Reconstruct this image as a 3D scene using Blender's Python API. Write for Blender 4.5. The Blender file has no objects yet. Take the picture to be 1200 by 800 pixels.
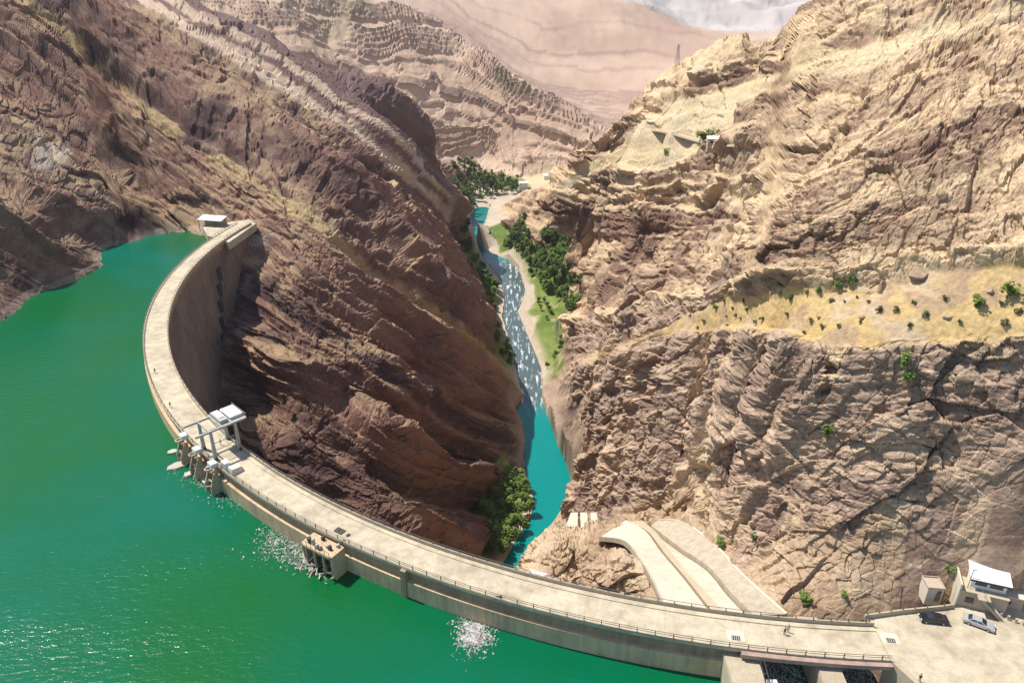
import bpy, bmesh, math, random
import numpy as np
from mathutils import Vector, Matrix
from concurrent.futures import ThreadPoolExecutor

rng = random.Random(7)
SC = bpy.context.scene
COL = SC.collection

# ---------------------------------------------------------------- camera
FPX, PITCH, CAMH = 850.0, math.radians(25.92), 104.4     # crest road is z = 0
CP, SP = math.cos(PITCH), math.sin(PITCH)
cam_d = bpy.data.cameras.new('camera')
cam = bpy.data.objects.new('camera', cam_d)
COL.objects.link(cam)
cam.location = (0, 0, CAMH)
cam.rotation_euler = (math.pi / 2 - PITCH, 0, 0)
cam_d.sensor_width = 36.0
cam_d.lens = FPX / 1200 * 36.0
cam_d.clip_start = 1.0
cam_d.clip_end = 30000.0
SC.camera = cam

# ---------------------------------------------------------------- sky, sun, exposure
SUN_AZ = math.radians(-64)      # from the view direction (+Y) towards the left (-X)
SUN_EL = math.radians(60)
world = bpy.data.worlds.new('World')
SC.world = world
world.use_nodes = True
wn = world.node_tree
wn.nodes.clear()
w_out = wn.nodes.new('ShaderNodeOutputWorld')
w_bg = wn.nodes.new('ShaderNodeBackground')
w_sky = wn.nodes.new('ShaderNodeTexSky')
w_sky.sky_type = 'NISHITA'
w_sky.sun_disc = False
w_sky.sun_elevation = SUN_EL
w_sky.sun_rotation = SUN_AZ
w_sky.altitude = 1700
w_sky.air_density = 1.0
w_sky.dust_density = 1.6
w_bg.inputs['Strength'].default_value = 0.12
wn.links.new(w_sky.outputs[0], w_bg.inputs[0])
wn.links.new(w_bg.outputs[0], w_out.inputs[0])

sun_d = bpy.data.lights.new('sun', 'SUN')
sun_d.energy = 4.6
sun_d.angle = math.radians(0.53)
sun_d.color = (1.0, 0.945, 0.86)
sun = bpy.data.objects.new('sun', sun_d)
COL.objects.link(sun)
to_sun = Vector((math.sin(SUN_AZ) * math.cos(SUN_EL), math.cos(SUN_AZ) * math.cos(SUN_EL), math.sin(SUN_EL)))
sun.rotation_euler = to_sun.to_track_quat('Z', 'Y').to_euler()
sun.location = (-300, 100, 500)

SC.view_settings.view_transform = 'Standard'
SC.view_settings.look = 'None'
SC.view_settings.gamma = 1.0
SC.view_settings.exposure = 0.56
SC.cycles.max_bounces = 6
SC.cycles.diffuse_bounces = 3
SC.cycles.glossy_bounces = 2
SC.cycles.volume_bounces = 0
SC.cycles.caustics_reflective = False
SC.cycles.caustics_refractive = False

# ---------------------------------------------------------------- pixel -> place
def ray(px, py):
    u = (px - 600) / FPX
    v = (400 - py) / FPX
    return u, CP + v * SP, -SP + v * CP
def on_z(px, py, z=0.0):
    u, a, b = ray(px, py)
    t = (z - CAMH) / b
    return Vector((u * t, a * t, z))
def at_y(px, py, y):
    u, a, b = ray(px, py)
    t = y / a
    return Vector((u * t, y, CAMH + b * t))

LAKE_Z, RIV_Z = -7.2, -150.0
DC = (74.5, 303.4)                # centre of the crest arc
DR, DW = 211.2, 7.9               # radius of the crest axis and its width
def dam_pt(ang, off=0.0, z=0.0):  # off > 0 is upstream (outside of the arc)
    r = DR + off
    return Vector((DC[0] + r * math.cos(ang), DC[1] + r * math.sin(ang), z))

# ---------------------------------------------------------------- noise (numpy)
F32 = np.float32
def _h(ix, iy, iz, seed):
    h = (ix.astype(np.uint32) * np.uint32(374761393)) ^ (iy.astype(np.uint32) * np.uint32(668265263)) ^ \
        (iz.astype(np.uint32) * np.uint32(2147483647 - 58)) ^ np.uint32((seed * 1274126177) & 0xffffffff)
    h = (h ^ (h >> np.uint32(13))) * np.uint32(1274126177)
    h = (h ^ (h >> np.uint32(16))) * np.uint32(2246822519)
    return h ^ (h >> np.uint32(15))
def _u(h):
    return h.astype(F32) * F32(1 / 4294967296.0)
def _vn(p, seed):
    i = np.floor(p)
    f = p - i
    i = i.astype(np.int32)
    f = f * f * f * (f * (f * 6 - 15) + 10)
    out = 0
    x, y, z = i[:, 0], i[:, 1], i[:, 2]
    for dx in (0, 1):
        wx = f[:, 0] if dx else 1 - f[:, 0]
        for dy in (0, 1):
            wxy = wx * (f[:, 1] if dy else 1 - f[:, 1])
            for dz in (0, 1):
                w = wxy * (f[:, 2] if dz else 1 - f[:, 2])
                out = out + w * _u(_h(x + dx, y + dy, z + dz, seed))
    return out * 2 - 1
def _worley(p, seed):
    # returns F1, F2 and two random values of the nearest cell
    b = np.floor(p - 0.5).astype(np.int32)
    n = len(p)
    f1 = np.full(n, 9.0, F32); f2 = np.full(n, 9.0, F32)
    id1 = np.zeros(n, np.uint32)
    tilt = np.zeros(n, F32)
    for dx in (0, 1):
        for dy in (0, 1):
            for dz in (0, 1):
                cx, cy, cz = b[:, 0] + dx, b[:, 1] + dy, b[:, 2] + dz
                h = _h(cx, cy, cz, seed)
                jx = (h & np.uint32(1023)).astype(F32) / 1023
                jy = ((h >> np.uint32(10)) & np.uint32(1023)).astype(F32) / 1023
                jz = ((h >> np.uint32(20)) & np.uint32(1023)).astype(F32) / 1023
                ex = p[:, 0] - (cx + 0.15 + 0.7 * jx)
                ey = p[:, 1] - (cy + 0.15 + 0.7 * jy)
                ez = p[:, 2] - (cz + 0.15 + 0.7 * jz)
                d = ex * ex + ey * ey + ez * ez
                m = d < f1
                f2 = np.where(m, f1, np.minimum(f2, d))
                f1 = np.where(m, d, f1)
                id1 = np.where(m, h, id1)
                tilt = np.where(m, ex * (jy - .5) + ey * (jz - .5) + ez * (jx - .5), tilt)
    r = _u((id1 * np.uint32(2654435761)) ^ (id1 >> np.uint32(7)))
    return np.stack([np.sqrt(f1), np.sqrt(f2), r, tilt], 1)
_pool = ThreadPoolExecutor(4)
def _par(fn, p, *a):
    p = np.ascontiguousarray(p, F32)
    n = len(p)
    ch = [p[i:i + 60000] for i in range(0, n, 60000)]
    return np.concatenate(list(_pool.map(lambda c: fn(c, *a), ch)))
def vnoise(p, scale, seed=0):
    return _par(_vn, np.asarray(p, F32) / F32(scale), seed)
def fbm(p, scale, octs, seed=0, gain=0.5, ridged=False):
    out = 0; amp = 1.0; tot = 0
    for o in range(octs):
        v = vnoise(p, scale / 2 ** o, seed + 17 * o)
        if ridged:
            v = 1 - 2 * np.abs(v)
        out = out + amp * v; tot += amp; amp *= gain
    return out / tot
def worley(p, scale, seed=0):
    return _par(_worley, np.asarray(p, F32) / np.asarray(scale, F32), seed)
def sstep(a, b, x):
    t = np.clip((x - a) / (b - a), 0, 1)
    return t * t * (3 - 2 * t)

# ---------------------------------------------------------------- terrain: surveyed points
# (pixel x, pixel y, distance along the valley, rock kind)
PY = [
 # left bank above the reservoir
 (-120,330,235,'L'),(0,190,335,'L'),(60,140,385,'L'),(100,230,342,'L'),(-120,150,330,'L'),(50,250,308,'L'),
 (-120,70,400,'L'),(150,200,382,'L'),(215,225,371,'L'),(0,90,410,'L'),(185,185,390,'L'),
 (30,3,470,'L'),(125,88,445,'L'),(216,155,408,'L'),(290,205,376,'L'),
 # first spur of the left canyon side
 (388,267,350,'L'),(450,321,358,'L'),(511,365,370,'L'),(535,382,395,'L'),(590,430,436,'L'),
 (340,240,358,'L'),(420,293,352,'L'),(482,346,367,'L'),(563,405,415,'L'),
 # its face towards the dam
 (450,600,230,'L'),(450,500,262,'L'),(450,420,296,'L'),(400,580,235,'L'),(400,480,270,'L'),(400,400,300,'L'),(400,330,326,'L'),
 (340,520,240,'L'),(340,420,275,'L'),(340,330,315,'L'),(300,500,245,'L'),(310,400,288,'L'),(310,300,338,'L'),
 (520,600,270,'L'),(520,500,316,'L'),(530,430,360,'L'),(580,500,378,'L'),(560,560,332,'L'),(540,635,258,'L'),(480,620,225,'L'),
 (595,470,410,'L'),
 # second spur
 (556,314,622,'L'),(501,250,515,'L'),(450,212,488,'L'),(400,175,468,'L'),(321,121,475,'L'),(256,81,490,'L'),(189,40,505,'L'),(135,0,520,'L'),
 (450,275,400,'L'),(520,330,440,'L'),(350,180,420,'L'),(250,120,445,'L'),(160,60,475,'L'),(539,340,520,'L'),(400,235,395,'L'),
 # third spur with bare stripes
 (541,219,850,'T'),(521,192,780,'T'),(501,152,720,'T'),(467,125,690,'T'),(400,84,680,'T'),(337,60,655,'T'),(270,35,640,'T'),(202,0,620,'T'),
 (500,200,640,'T'),(450,165,580,'T'),(380,120,570,'T'),(300,70,560,'T'),(220,25,570,'T'),(511,250,680,'T'),(523,280,660,'T'),
 # banded hill in the middle distance
 (467,0,1450,'M'),(501,27,1410,'M'),(545,62,1350,'M'),(569,66,1320,'M'),(602,94,1270,'M'),(643,128,1210,'M'),(663,145,1180,'M'),(688,163,1160,'M'),
 (420,10,1300,'M'),(460,60,1250,'M'),(540,120,1200,'M'),(600,160,1160,'M'),(640,190,1120,'M'),(500,130,1120,'M'),(540,180,1080,'M'),
 (420,60,1140,'M'),(350,30,1120,'M'),(300,10,1100,'M'),(560,195,1080,'M'),(600,200,1085,'M'),(670,195,1120,'M'),(480,100,1120,'M'),
 # dome behind it
 (690,158,1500,'F'),(702,166,1150,'F'),(712,156,1280,'F'),(735,140,1350,'F'),(620,80,1900,'F'),(700,120,1750,'F'),(600,30,2200,'F'),(700,60,2100,'F'),(560,0,2400,'F'),(680,0,2500,'F'),(744,0,2450,'F'),
 (800,40,2200,'F'),(834,50,2100,'F'),(780,90,1800,'F'),(740,130,1550,'F'),(870,80,1700,'F'),(500,10,2000,'F'),(470,-20,2400,'F'),
 # far pale mountain
 (780,0,4200,'H'),(850,40,3800,'H'),(900,20,4200,'H'),(980,0,4600,'H'),(800,20,3900,'H'),
 # lower right cliff: brink
 (800,392,198,'R'),(850,388,173,'R'),(884,386,156,'R'),(918,389,144,'R'),(952,396,134,'R'),(1019,410,129,'R'),(1070,399,126,'R'),(1137,396,122,'R'),(1200,396,118,'R'),(1300,396,112,'R'),
 (750,402,245,'R'),(725,406,285,'R'),(700,412,330,'R'),(680,425,370,'R'),(660,438,410,'R'),
 # lower right cliff: face
 (800,608,181,'R'),(846,644,152,'R'),(884,680,129,'R'),(740,604,206,'R'),(720,600,235,'R'),(700,595,272,'R'),(685,560,312,'R'),(670,500,365,'R'),
 (900,550,138,'R'),(900,470,149,'R'),(800,500,185,'R'),(750,500,225,'R'),(720,500,275,'R'),(690,480,345,'R'),
 (1000,560,118,'R'),(1000,480,124,'R'),(1100,560,112,'R'),(1100,480,118,'R'),(1200,560,107,'R'),(1200,480,113,'R'),(1300,560,102,'R'),(1300,480,107,'R'),
 (930,690,109,'K'),(960,660,113,'K'),(1000,690,106,'K'),(1040,670,108,'K'),(1090,650,107,'R'),(1200,640,104,'R'),(880,620,128,'R'),
 # yellow bench
 (700,401,340,'Y'),(750,390,258,'Y'),(800,372,207,'Y'),(850,360,181,'Y'),(918,343,157,'Y'),(985,345,145,'Y'),(1036,338,141,'Y'),(1087,318,138,'Y'),(1200,312,130,'Y'),(1300,305,124,'Y'),
 (860,374,176,'Y'),(930,365,149,'Y'),(1000,378,136,'Y'),(1080,355,132,'Y'),(1150,350,127,'Y'),(1200,352,124,'Y'),
 # upper right mountain
 (1000,300,151,'U'),(1000,200,174,'U'),(1000,100,207,'U'),(1000,5,250,'U'),(1100,280,144,'U'),(1100,200,158,'U'),(1100,100,187,'U'),(1100,0,226,'U'),
 (1200,280,134,'U'),(1200,150,160,'U'),(1200,0,212,'U'),(1320,200,140,'U'),(1320,0,205,'U'),(1100,-60,262,'U'),(1250,-80,260,'U'),
 (900,325,165,'U'),(900,250,190,'U'),(900,150,232,'U'),(900,80,272,'U'),(915,27,312,'U'),(975,0,268,'U'),(950,12,290,'U'),
 (800,352,262,'U'),(800,310,300,'U'),(800,250,335,'U'),(850,175,330,'U'),(870,160,325,'U'),(834,61,430,'U'),(867,51,380,'U'),(800,200,372,'S'),(760,195,430,'S'),(720,195,500,'S'),(780,165,420,'S'),(830,120,380,'S'),(860,130,350,'S'),(850,300,235,'U'),(850,240,280,'U'),
 (750,360,385,'U'),(750,300,425,'U'),(750,250,450,'U'),(771,91,520,'U'),(737,115,575,'U'),(704,145,640,'U'),(680,175,720,'U'),(650,202,800,'U'),(620,222,880,'U'),(750,150,480,'U'),(710,180,580,'S'),
 (703,378,500,'U'),(703,340,535,'U'),(700,300,560,'U'),(700,250,580,'U'),(680,230,630,'U'),(640,260,705,'U'),(620,250,740,'U'),(605,268,765,'U'),(664,290,655,'U'),(640,225,760,'U'),
 # ground behind the right skyline
 (834,78,530,'U'),(867,70,480,'U'),(915,46,400,'U'),(950,34,370,'U'),(975,22,335,'U'),(900,60,450,'U'),(800,92,600,'U'),(771,108,640,'U'),(737,130,700,'U'),(704,158,760,'U'),(860,82,600,'U'),
 # rock knob beside the chute
 (728,633,158,'K'),(700,660,143,'K'),(700,628,166,'K'),(664,626,176,'K'),(643,622,182,'K'),(650,645,163,'K'),(626,635,186,'K'),(610,666,168,'K'),(700,690,127,'K'),(650,680,134,'K'),(745,665,137,'K'),(765,697,116,'K'),(620,676,148,'K'),
]
# (pixel x, pixel y, height, kind): what lies on the valley floor and along the shores
PZ = [(p[0], p[1], RIV_Z + 1.0, 'G') for p in ((541,240),(536,268),(550,302),(566,332),(571,362),(578,392),(592,420),(606,452))] + [
 (606,480,RIV_Z,'L'),(614,512,RIV_Z,'L'),(612,545,RIV_Z,'L'),(592,560,RIV_Z+2,'G'),(570,602,RIV_Z+2,'G'),(560,645,RIV_Z+2,'G'),
 (673,574,RIV_Z,'R'),(653,517,RIV_Z,'R'),(641,483,RIV_Z,'R'),(637,460,RIV_Z,'R'),(668,594,RIV_Z,'R'),(643,618,RIV_Z,'K'),
 (619,638,RIV_Z,'K'),(606,665,RIV_Z,'K'),(588,662,RIV_Z,'G'),
 (616,388,RIV_Z+1,'V'),(609,345,RIV_Z+1,'V'),(600,310,RIV_Z+1,'V'),(570,291,RIV_Z+1,'V'),(640,400,RIV_Z+1.2,'G'),(660,415,RIV_Z+2,'G'),(650,360,RIV_Z+2,'G'),
 (625,320,RIV_Z+2,'G'),(600,290,RIV_Z+2,'G'),(645,430,RIV_Z+1.5,'G'),(664,306,RIV_Z+3,'G'),(682,345,RIV_Z+4,'G'),(690,388,RIV_Z+3,'G'),(694,372,RIV_Z+6,'G'),(676,330,RIV_Z+4,'G'),(668,350,RIV_Z+2,'G'),(675,375,RIV_Z+2,'G'),(600,278,RIV_Z+4,'G'),
 (574,238,RIV_Z+1,'V'),(560,232,RIV_Z+1,'V'),(590,226,RIV_Z+4,'V'),(540,226,RIV_Z+6,'G'),(600,216,RIV_Z+7,'G'),(640,210,RIV_Z+10,'S'),
 (598,400,RIV_Z-1.5,'V'),(620,440,RIV_Z-1.5,'V'),(600,350,RIV_Z-1.5,'V'),(592,320,RIV_Z-1.5,'V'),(558,262,RIV_Z-2,'V'),(640,545,RIV_Z-3,'V'),(625,490,RIV_Z-3,'V'),(610,630,RIV_Z-3,'V'),
 # shore of the reservoir
 (-120,425,LAKE_Z,'L'),(0,370,LAKE_Z,'L'),(40,350,LAKE_Z,'L'),(85,325,LAKE_Z,'L'),(118,305,LAKE_Z,'L'),(130,290,LAKE_Z,'L'),(180,275,LAKE_Z,'L'),(220,270,LAKE_Z,'L'),(236,276,LAKE_Z,'L'),
]
# (x, y, z, kind): ground hidden under the dam, the lake and the plaza
PW = [(-112,262,-62,'L'),(-122,305,-30,'L'),(-131,340,-6,'L'),(-140,358,-2,'L'),(-125,352,1,'L'),(-95,228,-90,'L'),(-70,190,-122,'L'),(-42,163,-150,'V'),(-28,190,-152,'V'),(-16,230,-152,'V'),
 (-20,140,-155,'V'),(10,120,-120,'V'),(30,108,-80,'K'),(50,100,-40,'K'),(20,150,-70,'K'),
 (-150,240,-50,'L'),(-155,300,-40,'L'),(-155,335,-22,'L'),(-130,190,-60,'L'),(-90,140,-60,'L'),(-30,90,-60,'L'),(40,70,-50,'L'),(-250,150,-60,'L'),(-100,40,-60,'L'),(80,60,-30,'L'),(-300,40,-60,'L'),
 (84,104,-3,'K'),(100,96,-4,'K'),(130,85,-4,'R'),(100,75,-5,'R'),(140,60,-4,'R'),(60,85,-45,'K'),(150,100,40,'R'),(190,95,60,'R'),(240,130,110,'U'),
 (0,6500,500,'H'),(1500,5500,420,'H'),(-2500,4500,450,'H'),(2500,4200,500,'H'),(600,5000,260,'H'),(1300,4800,300,'H'),(-900,2600,260,'F'),(150,3000,190,'F'),(700,3300,-80,'F'),(-1400,1500,330,'M'),(-500,1700,180,'M'),
 (-480,600,112,'L'),(-430,330,60,'L'),(-330,260,38,'L'),(-350,440,82,'L'),(-700,800,260,'T'),(500,400,190,'U'),(450,250,190,'U'),(330,140,140,'U'),(700,900,230,'U'),(900,1500,230,'F'),(420,650,120,'U'),
 (-360,600,106,'L'),(-520,1000,160,'T'),(300,500,105,'U'),(350,800,10,'U'),(400,1100,-100,'F'),(250,1250,-118,'F'),(520,1500,-100,'F'),(600,2800,-60,'F'),(850,2700,-90,'F'),(1000,2300,-60,'F'),
]
KINDS = 'LTRKUYSGVMFH'
# plan of the two chutes (edges A..E from left to right)
def smooth_curve(pts, n):
    """Catmull-Rom through 3D points"""
    P = [Vector(p) for p in pts]; P = [2 * P[0] - P[1]] + P + [2 * P[-1] - P[-2]]
    out = []
    for k in range(n + 1):
        t = k / n * (len(P) - 3); i = min(int(t), len(P) - 4); f = t - i
        a, b, c, d = P[i:i + 4]
        out.append(.5 * ((2 * b) + (c - a) * f + (2 * a - 5 * b + 4 * c - d) * f * f + (3 * b - a - 3 * c + d) * f ** 3))
    return out
def edge(*pp): return smooth_curve([at_y(*p) for p in pp], 20)
eA = edge((704,629,160), (733,634,148), (752,657,131), (767,682,118), (783,718,104))
eB = edge((735,609,170), (757,621,158), (776,646,140), (800,674,123), (833,716,104))
eC = edge((752,612,168), (769,627,155), (790,655,137), (812,682,120), (846,718,104))
eD = edge((763,616,166), (797,642,146), (830,664,130), (856,694,114), (882,720,102.5))
eE = edge((771,609,169), (798,612,160), (834,636,141), (868,673,120), (920,720,101))
cp, ck = [], []
for e_ in (eA, eB, eD, eE):
    for j_ in (0, 4, 8, 12, 16, 20):
        cp.append((e_[j_].x, e_[j_].y, e_[j_].z - 1.2)); ck.append(3)
for j_ in (0, 4, 8, 12, 16):
    cp.append((eE[j_].x + 4.5, eE[j_].y + 3.5, eE[j_].z - .5)); ck.append(3)
for px, py, y, k in PY:
    p = at_y(px, py, y); cp.append(tuple(p)); ck.append(KINDS.index(k))
for px, py, z, k in PZ:
    p = on_z(px, py, z); cp.append(tuple(p)); ck.append(KINDS.index(k))
for x, y, z, k in PW:
    cp.append((x, y, z)); ck.append(KINDS.index(k))
cp = np.array(cp); ck = np.array(ck)

# smooth surface through the points (biharmonic spline, evaluated on a fan-shaped survey grid)
def rbf_fit(P, Z, smooth, wt=0.0):
    n = len(P)
    D = np.hypot(P[:, None, 0] - P[None, :, 0], P[:, None, 1] - P[None, :, 1])
    A = np.zeros((n + 3, n + 3))
    A[:n, :n] = -D; A[np.arange(n), np.arange(n)] += smooth * (1 + wt)
    Q = np.stack([np.ones(n), P[:, 0] / 1000, P[:, 1] / 1000], 1)
    A[:n, n:] = Q; A[n:, :n] = Q.T
    return np.linalg.solve(A, np.concatenate([Z, np.zeros(3)]))
def rbf_eval(W, P, X, Y):
    X = X.ravel(); Y = Y.ravel(); out = np.empty(len(X))
    def blk(i):
        x, y = X[i:i + 4000], Y[i:i + 4000]
        D = np.sqrt((x[:, None] - P[None, :, 0]) ** 2 + (y[:, None] - P[None, :, 1]) ** 2)
        out[i:i + 4000] = -D @ W[:-3] + W[-3] + W[-2] * x / 1000 + W[-1] * y / 1000
    list(_pool.map(blk, range(0, len(X), 4000)))
    return out
# merge points that fall on nearly the same spot
keep = []
for i in range(len(cp)):
    if all(math.hypot(cp[i, 0] - cp[j, 0], cp[i, 1] - cp[j, 1]) > 0.012 * cp[i, 1] for j in keep):
        keep.append(i)
cp, ck = cp[keep], ck[keep]
RW = rbf_fit(cp[:, :2], cp[:, 2], 1.0, np.clip((cp[:, 1] - 920) / 12, 0, 90))

AZ0, AZ1, Y0, Y1 = -1.25, 1.7, 62.0, 6400.0
NA, NY = 540, 760
ga = np.linspace(AZ0, AZ1, NA)
gl = np.linspace(math.log(Y0), math.log(Y1), NY)
GA, GL = np.meshgrid(ga, gl, indexing='ij')
GYv = np.exp(GL); GXv = GA * GYv
GZ = rbf_eval(RW, cp[:, :2], GXv, GYv).reshape(NA, NY)
def grid_sample(G, az, ly):
    a = np.clip((az - AZ0) / (AZ1 - AZ0) * (NA - 1), 0, NA - 1.001); b = np.clip((ly - gl[0]) / (gl[-1] - gl[0]) * (NY - 1), 0, NY - 1.001)
    i = a.astype(int); j = b.astype(int); fa = a - i; fb = b - j
    return G[i, j] * (1 - fa) * (1 - fb) + G[i + 1, j] * fa * (1 - fb) + G[i, j + 1] * (1 - fa) * fb + G[i + 1, j + 1] * fa * fb

# river bed, plaza and lake bed: carve by plan-view outlines
def inside(poly, X, Y):
    r = np.zeros(X.shape, bool)
    n = len(poly)
    for i in range(n):
        x1, y1 = poly[i][:2]; x2, y2 = poly[(i + 1) % n][:2]
        c = (y1 > Y) != (y2 > Y)
        with np.errstate(divide='ignore', invalid='ignore'):
            xi = (x2 - x1) * (Y - y1) / (y2 - y1) + x1
        r ^= c & (X < xi)
    return r
def pin(poly, x, y):
    r = False; n = len(poly)
    for i in range(n):
        x1, y1 = poly[i][:2]; x2, y2 = poly[(i + 1) % n][:2]
        if (y1 > y) != (y2 > y) and x < (x2 - x1) * (y - y1) / (y2 - y1) + x1: r = not r
    return r
def seg_dist(line, X, Y, closed=False):
    d = np.full(X.shape, 1e9)
    L = list(line) + ([line[0]] if closed else [])
    for (a, b) in zip(L[:-1], L[1:]):
        ax, ay = a[:2]; bx, by = b[:2]
        t = np.clip(((X - ax) * (bx - ax) + (Y - ay) * (by - ay)) / max((bx - ax) ** 2 + (by - ay) ** 2, 1e-9), 0, 1)
        d = np.minimum(d, np.hypot(X - ax - t * (bx - ax), Y - ay - t * (by - ay)))
    return d
RIV_L = [(587,664),(602,638),(623,604),(626,584),(617,557),(615,535),(616,517),(612,497),(603,480),(612,466),(606,439),(599,402),(589,371),(592,351),(586,325),(569,304),(555,290),(544,275),(544,262),(557,243)]
RIV_R = [(606,665),(619,638),(643,618),(668,594),(673,574),(665,545),(653,517),(641,483),(636,466),(634,432),(616,388),(606,365),(616,341),(609,317),(596,304),(569,294),(559,282),(569,260),(576,242)]
rl = [on_z(a, b, RIV_Z) for a, b in RIV_L]; rr = [on_z(a, b, RIV_Z) for a, b in RIV_R]
riv_poly = [tuple(p[:2]) for p in rl] + [tuple(p[:2]) for p in reversed(rr)]
riv_poly = [(-30, 150), (-27, 200), (-14, 245)] + riv_poly + [(-6, 245), (-16, 200), (-18, 150)]
PLAZA = [(65.62, 88.6), (65.95, 98.4), (80.2, 100.4), (96, 101.5), (111, 100.5), (126, 98), (175, 88), (175, 20), (92, 20), (80, 60), (68, 84.2)]

CH_PTS = np.array([tuple(p) for e in (eA, eB, eC, eD, eE) for p in e])
CH_POLY = [tuple(p[:2]) for p in eA] + [tuple(p[:2]) for p in reversed(eE)]

az = np.concatenate([np.linspace(AZ0, -1.0, 25, endpoint=False), np.linspace(-1.0, 1.0, 1190, endpoint=False), np.linspace(1.0, AZ1, 60)])
NCOL, NROW = len(az), 980
NS = 3000
ls = np.linspace(math.log(Y0), math.log(Y1), NS)
A2, L2 = np.meshgrid(az, ls, indexing='ij')
Z2 = grid_sample(GZ, A2, L2)
Y2 = np.exp(L2)
el = (Z2 - CAMH) / Y2
run = np.maximum.accumulate(el, axis=1)
vis = np.clip(1 - (run - el) / 0.045, 0.0, 1.0)
dl = np.diff(ls)[0]
wgt = np.sqrt(np.gradient(el, axis=1) ** 2 + (dl * 0.16) ** 2) * (0.10 + 0.90 * vis)
X2 = A2 * Y2
wet = (np.hypot(X2 - DC[0], Y2 - DC[1]) > DR) & (X2 < 62) & (Z2 < -12) & (Y2 < 365)
wgt[wet] *= 0.05
k = 9
ker = np.ones(2 * k + 1) / (2 * k + 1)
cs = np.cumsum(np.pad(wgt, ((k + 1, k), (0, 0)), mode='edge'), axis=0)
wgt = (cs[2 * k + 1:] - cs[:-2 * k - 1]) / (2 * k + 1)
wgt += wgt.sum(1, keepdims=True) / NS * 0.08
cw = np.cumsum(wgt, axis=1); cw = (cw - cw[:, :1]) / (cw[:, -1:] - cw[:, :1])
LY = np.empty((NCOL, NROW))
tt = np.linspace(0, 1, NROW)
for i in range(NCOL):
    LY[i] = np.interp(tt, cw[i], ls)
del A2, L2, Z2, el, run, vis, wgt, cs, cw, X2, Y2
AZ = np.repeat(az[:, None], NROW, 1)
TY = np.exp(LY); TX = AZ * TY
TZ = grid_sample(GZ, AZ, LY)

# ---------------------------------------------------------------- terrain: kinds, relief, colour
sx_, sy_ = 3.0, 2.2
ctl = np.stack([cp[:, 0] / cp[:, 1] * sx_, np.log(cp[:, 1]) * sy_], 1)
ga_, gl_ = GA.ravel() * sx_, GL.ravel() * sy_
KW = np.zeros((NA * NY, len(KINDS)), F32)
def _kw(i):
    s = slice(i, i + 6000)
    d2 = (ga_[s, None] - ctl[None, :, 0]) ** 2 + (gl_[s, None] - ctl[None, :, 1]) ** 2
    w = 1.0 / (d2 + 2e-4) ** 3
    for q in range(len(KINDS)):
        KW[s, q] = w[:, ck == q].sum(1)
list(_pool.map(_kw, range(0, NA * NY, 6000)))
KW /= KW.sum(1, keepdims=True)
KW = KW.reshape(NA, NY, -1)

Xf, Yf, Zf = TX.ravel(), TY.ravel(), TZ.ravel()
P0 = np.stack([Xf, Yf, Zf], 1).astype(F32)
LF = LY.ravel(); AF = AZ.ravel()
# ragged borders between the kinds of ground; some fields were mapped from the photograph
PXv = 600 + FPX * Xf / (Yf * CP - (Zf - CAMH) * SP)
PYv = 400 - FPX * (Yf * SP + (Zf - CAMH) * CP) / (Yf * CP - (Zf - CAMH) * SP)
rel = np.stack([PXv, PYv, np.zeros_like(PXv)], 1)
wpx = fbm(rel, 60, 4, 5) * 14; wpy = fbm(rel, 60, 4, 9) * 12
Kv = np.stack([grid_sample(KW[:, :, q], AF + wpx / 1400, LF + wpy / 1600) for q in range(len(KINDS))], 1).astype(F32)
Kv = Kv ** 2; Kv /= Kv.sum(1, keepdims=True)
def field(poly, soft, lo, hi, push=0.0):
    m = (Yf > lo) & (Yf < hi)
    x, y = PXv[m] + wpx[m], PYv[m] + wpy[m]
    sdp = seg_dist(poly, x, y, True); sdp = np.where(inside(poly, x, y), sdp, -sdp)
    out = np.zeros(len(Xf), F32); out[m] = sstep(-soft, soft, sdp + push)
    return out
def assign(kind, w):
    q = KINDS.index(kind)
    Kv[:] *= (1 - w)[:, None]; Kv[:, q] += w
rest = KINDS.index('Y'); Kv[:, KINDS.index('U')] += Kv[:, rest]; Kv[:, rest] = 0
rest = KINDS.index('S'); Kv[:, KINDS.index('U')] += Kv[:, rest] * (Yf < 900); Kv[:, rest] *= (Yf >= 900)
rest = KINDS.index('G'); lo_ = (Zf > RIV_Z + 9); Kv[:, KINDS.index('U')] += Kv[:, rest] * lo_ * (Xf > 0); Kv[:, KINDS.index('L')] += Kv[:, rest] * lo_ * (Xf <= 0); Kv[:, rest] *= ~lo_
assign('Y', field([(676,420),(740,396),(800,370),(850,355),(918,337),(985,342),(1036,336),(1087,312),(1210,306),(1400,300),(1400,396),(1200,398),(1137,397),(1070,400),(1019,412),(952,398),(884,387),(800,393),(740,405),(690,428)], 8, 95, 420))
assign('S', field([(668,205),(715,180),(752,150),(800,158),(830,172),(790,192),(752,200),(720,196),(680,214),(655,222)], 4, 250, 900))
assign('S', field([(745,150),(800,120),(880,98),(930,80),(905,104),(870,128),(862,152),(820,165),(780,156)], 5, 230, 700) * 0.85)
assign('S', field([(930,45),(1010,60),(1100,28),(1200,2),(1200,12),(1100,48),(1010,84),(930,96)], 5, 150, 500) * 0.6)
for f_ in (field([(583,283),(612,281),(672,308),(692,345),(694,398),(650,436),(632,442),(634,425),(622,398),(634,380),(628,350),(618,316),(596,296)], 5, 420, 900),
           field([(545,296),(572,318),(584,345),(586,372),(597,405),(604,436),(588,425),(570,396),(562,360),(556,320)], 4, 420, 900),
           field([(626,575),(624,604),(600,640),(585,665),(555,655),(565,610),(590,560),(612,552)], 4, 200, 420)):
    assign('G', f_ * (Zf < RIV_Z + 22))

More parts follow.
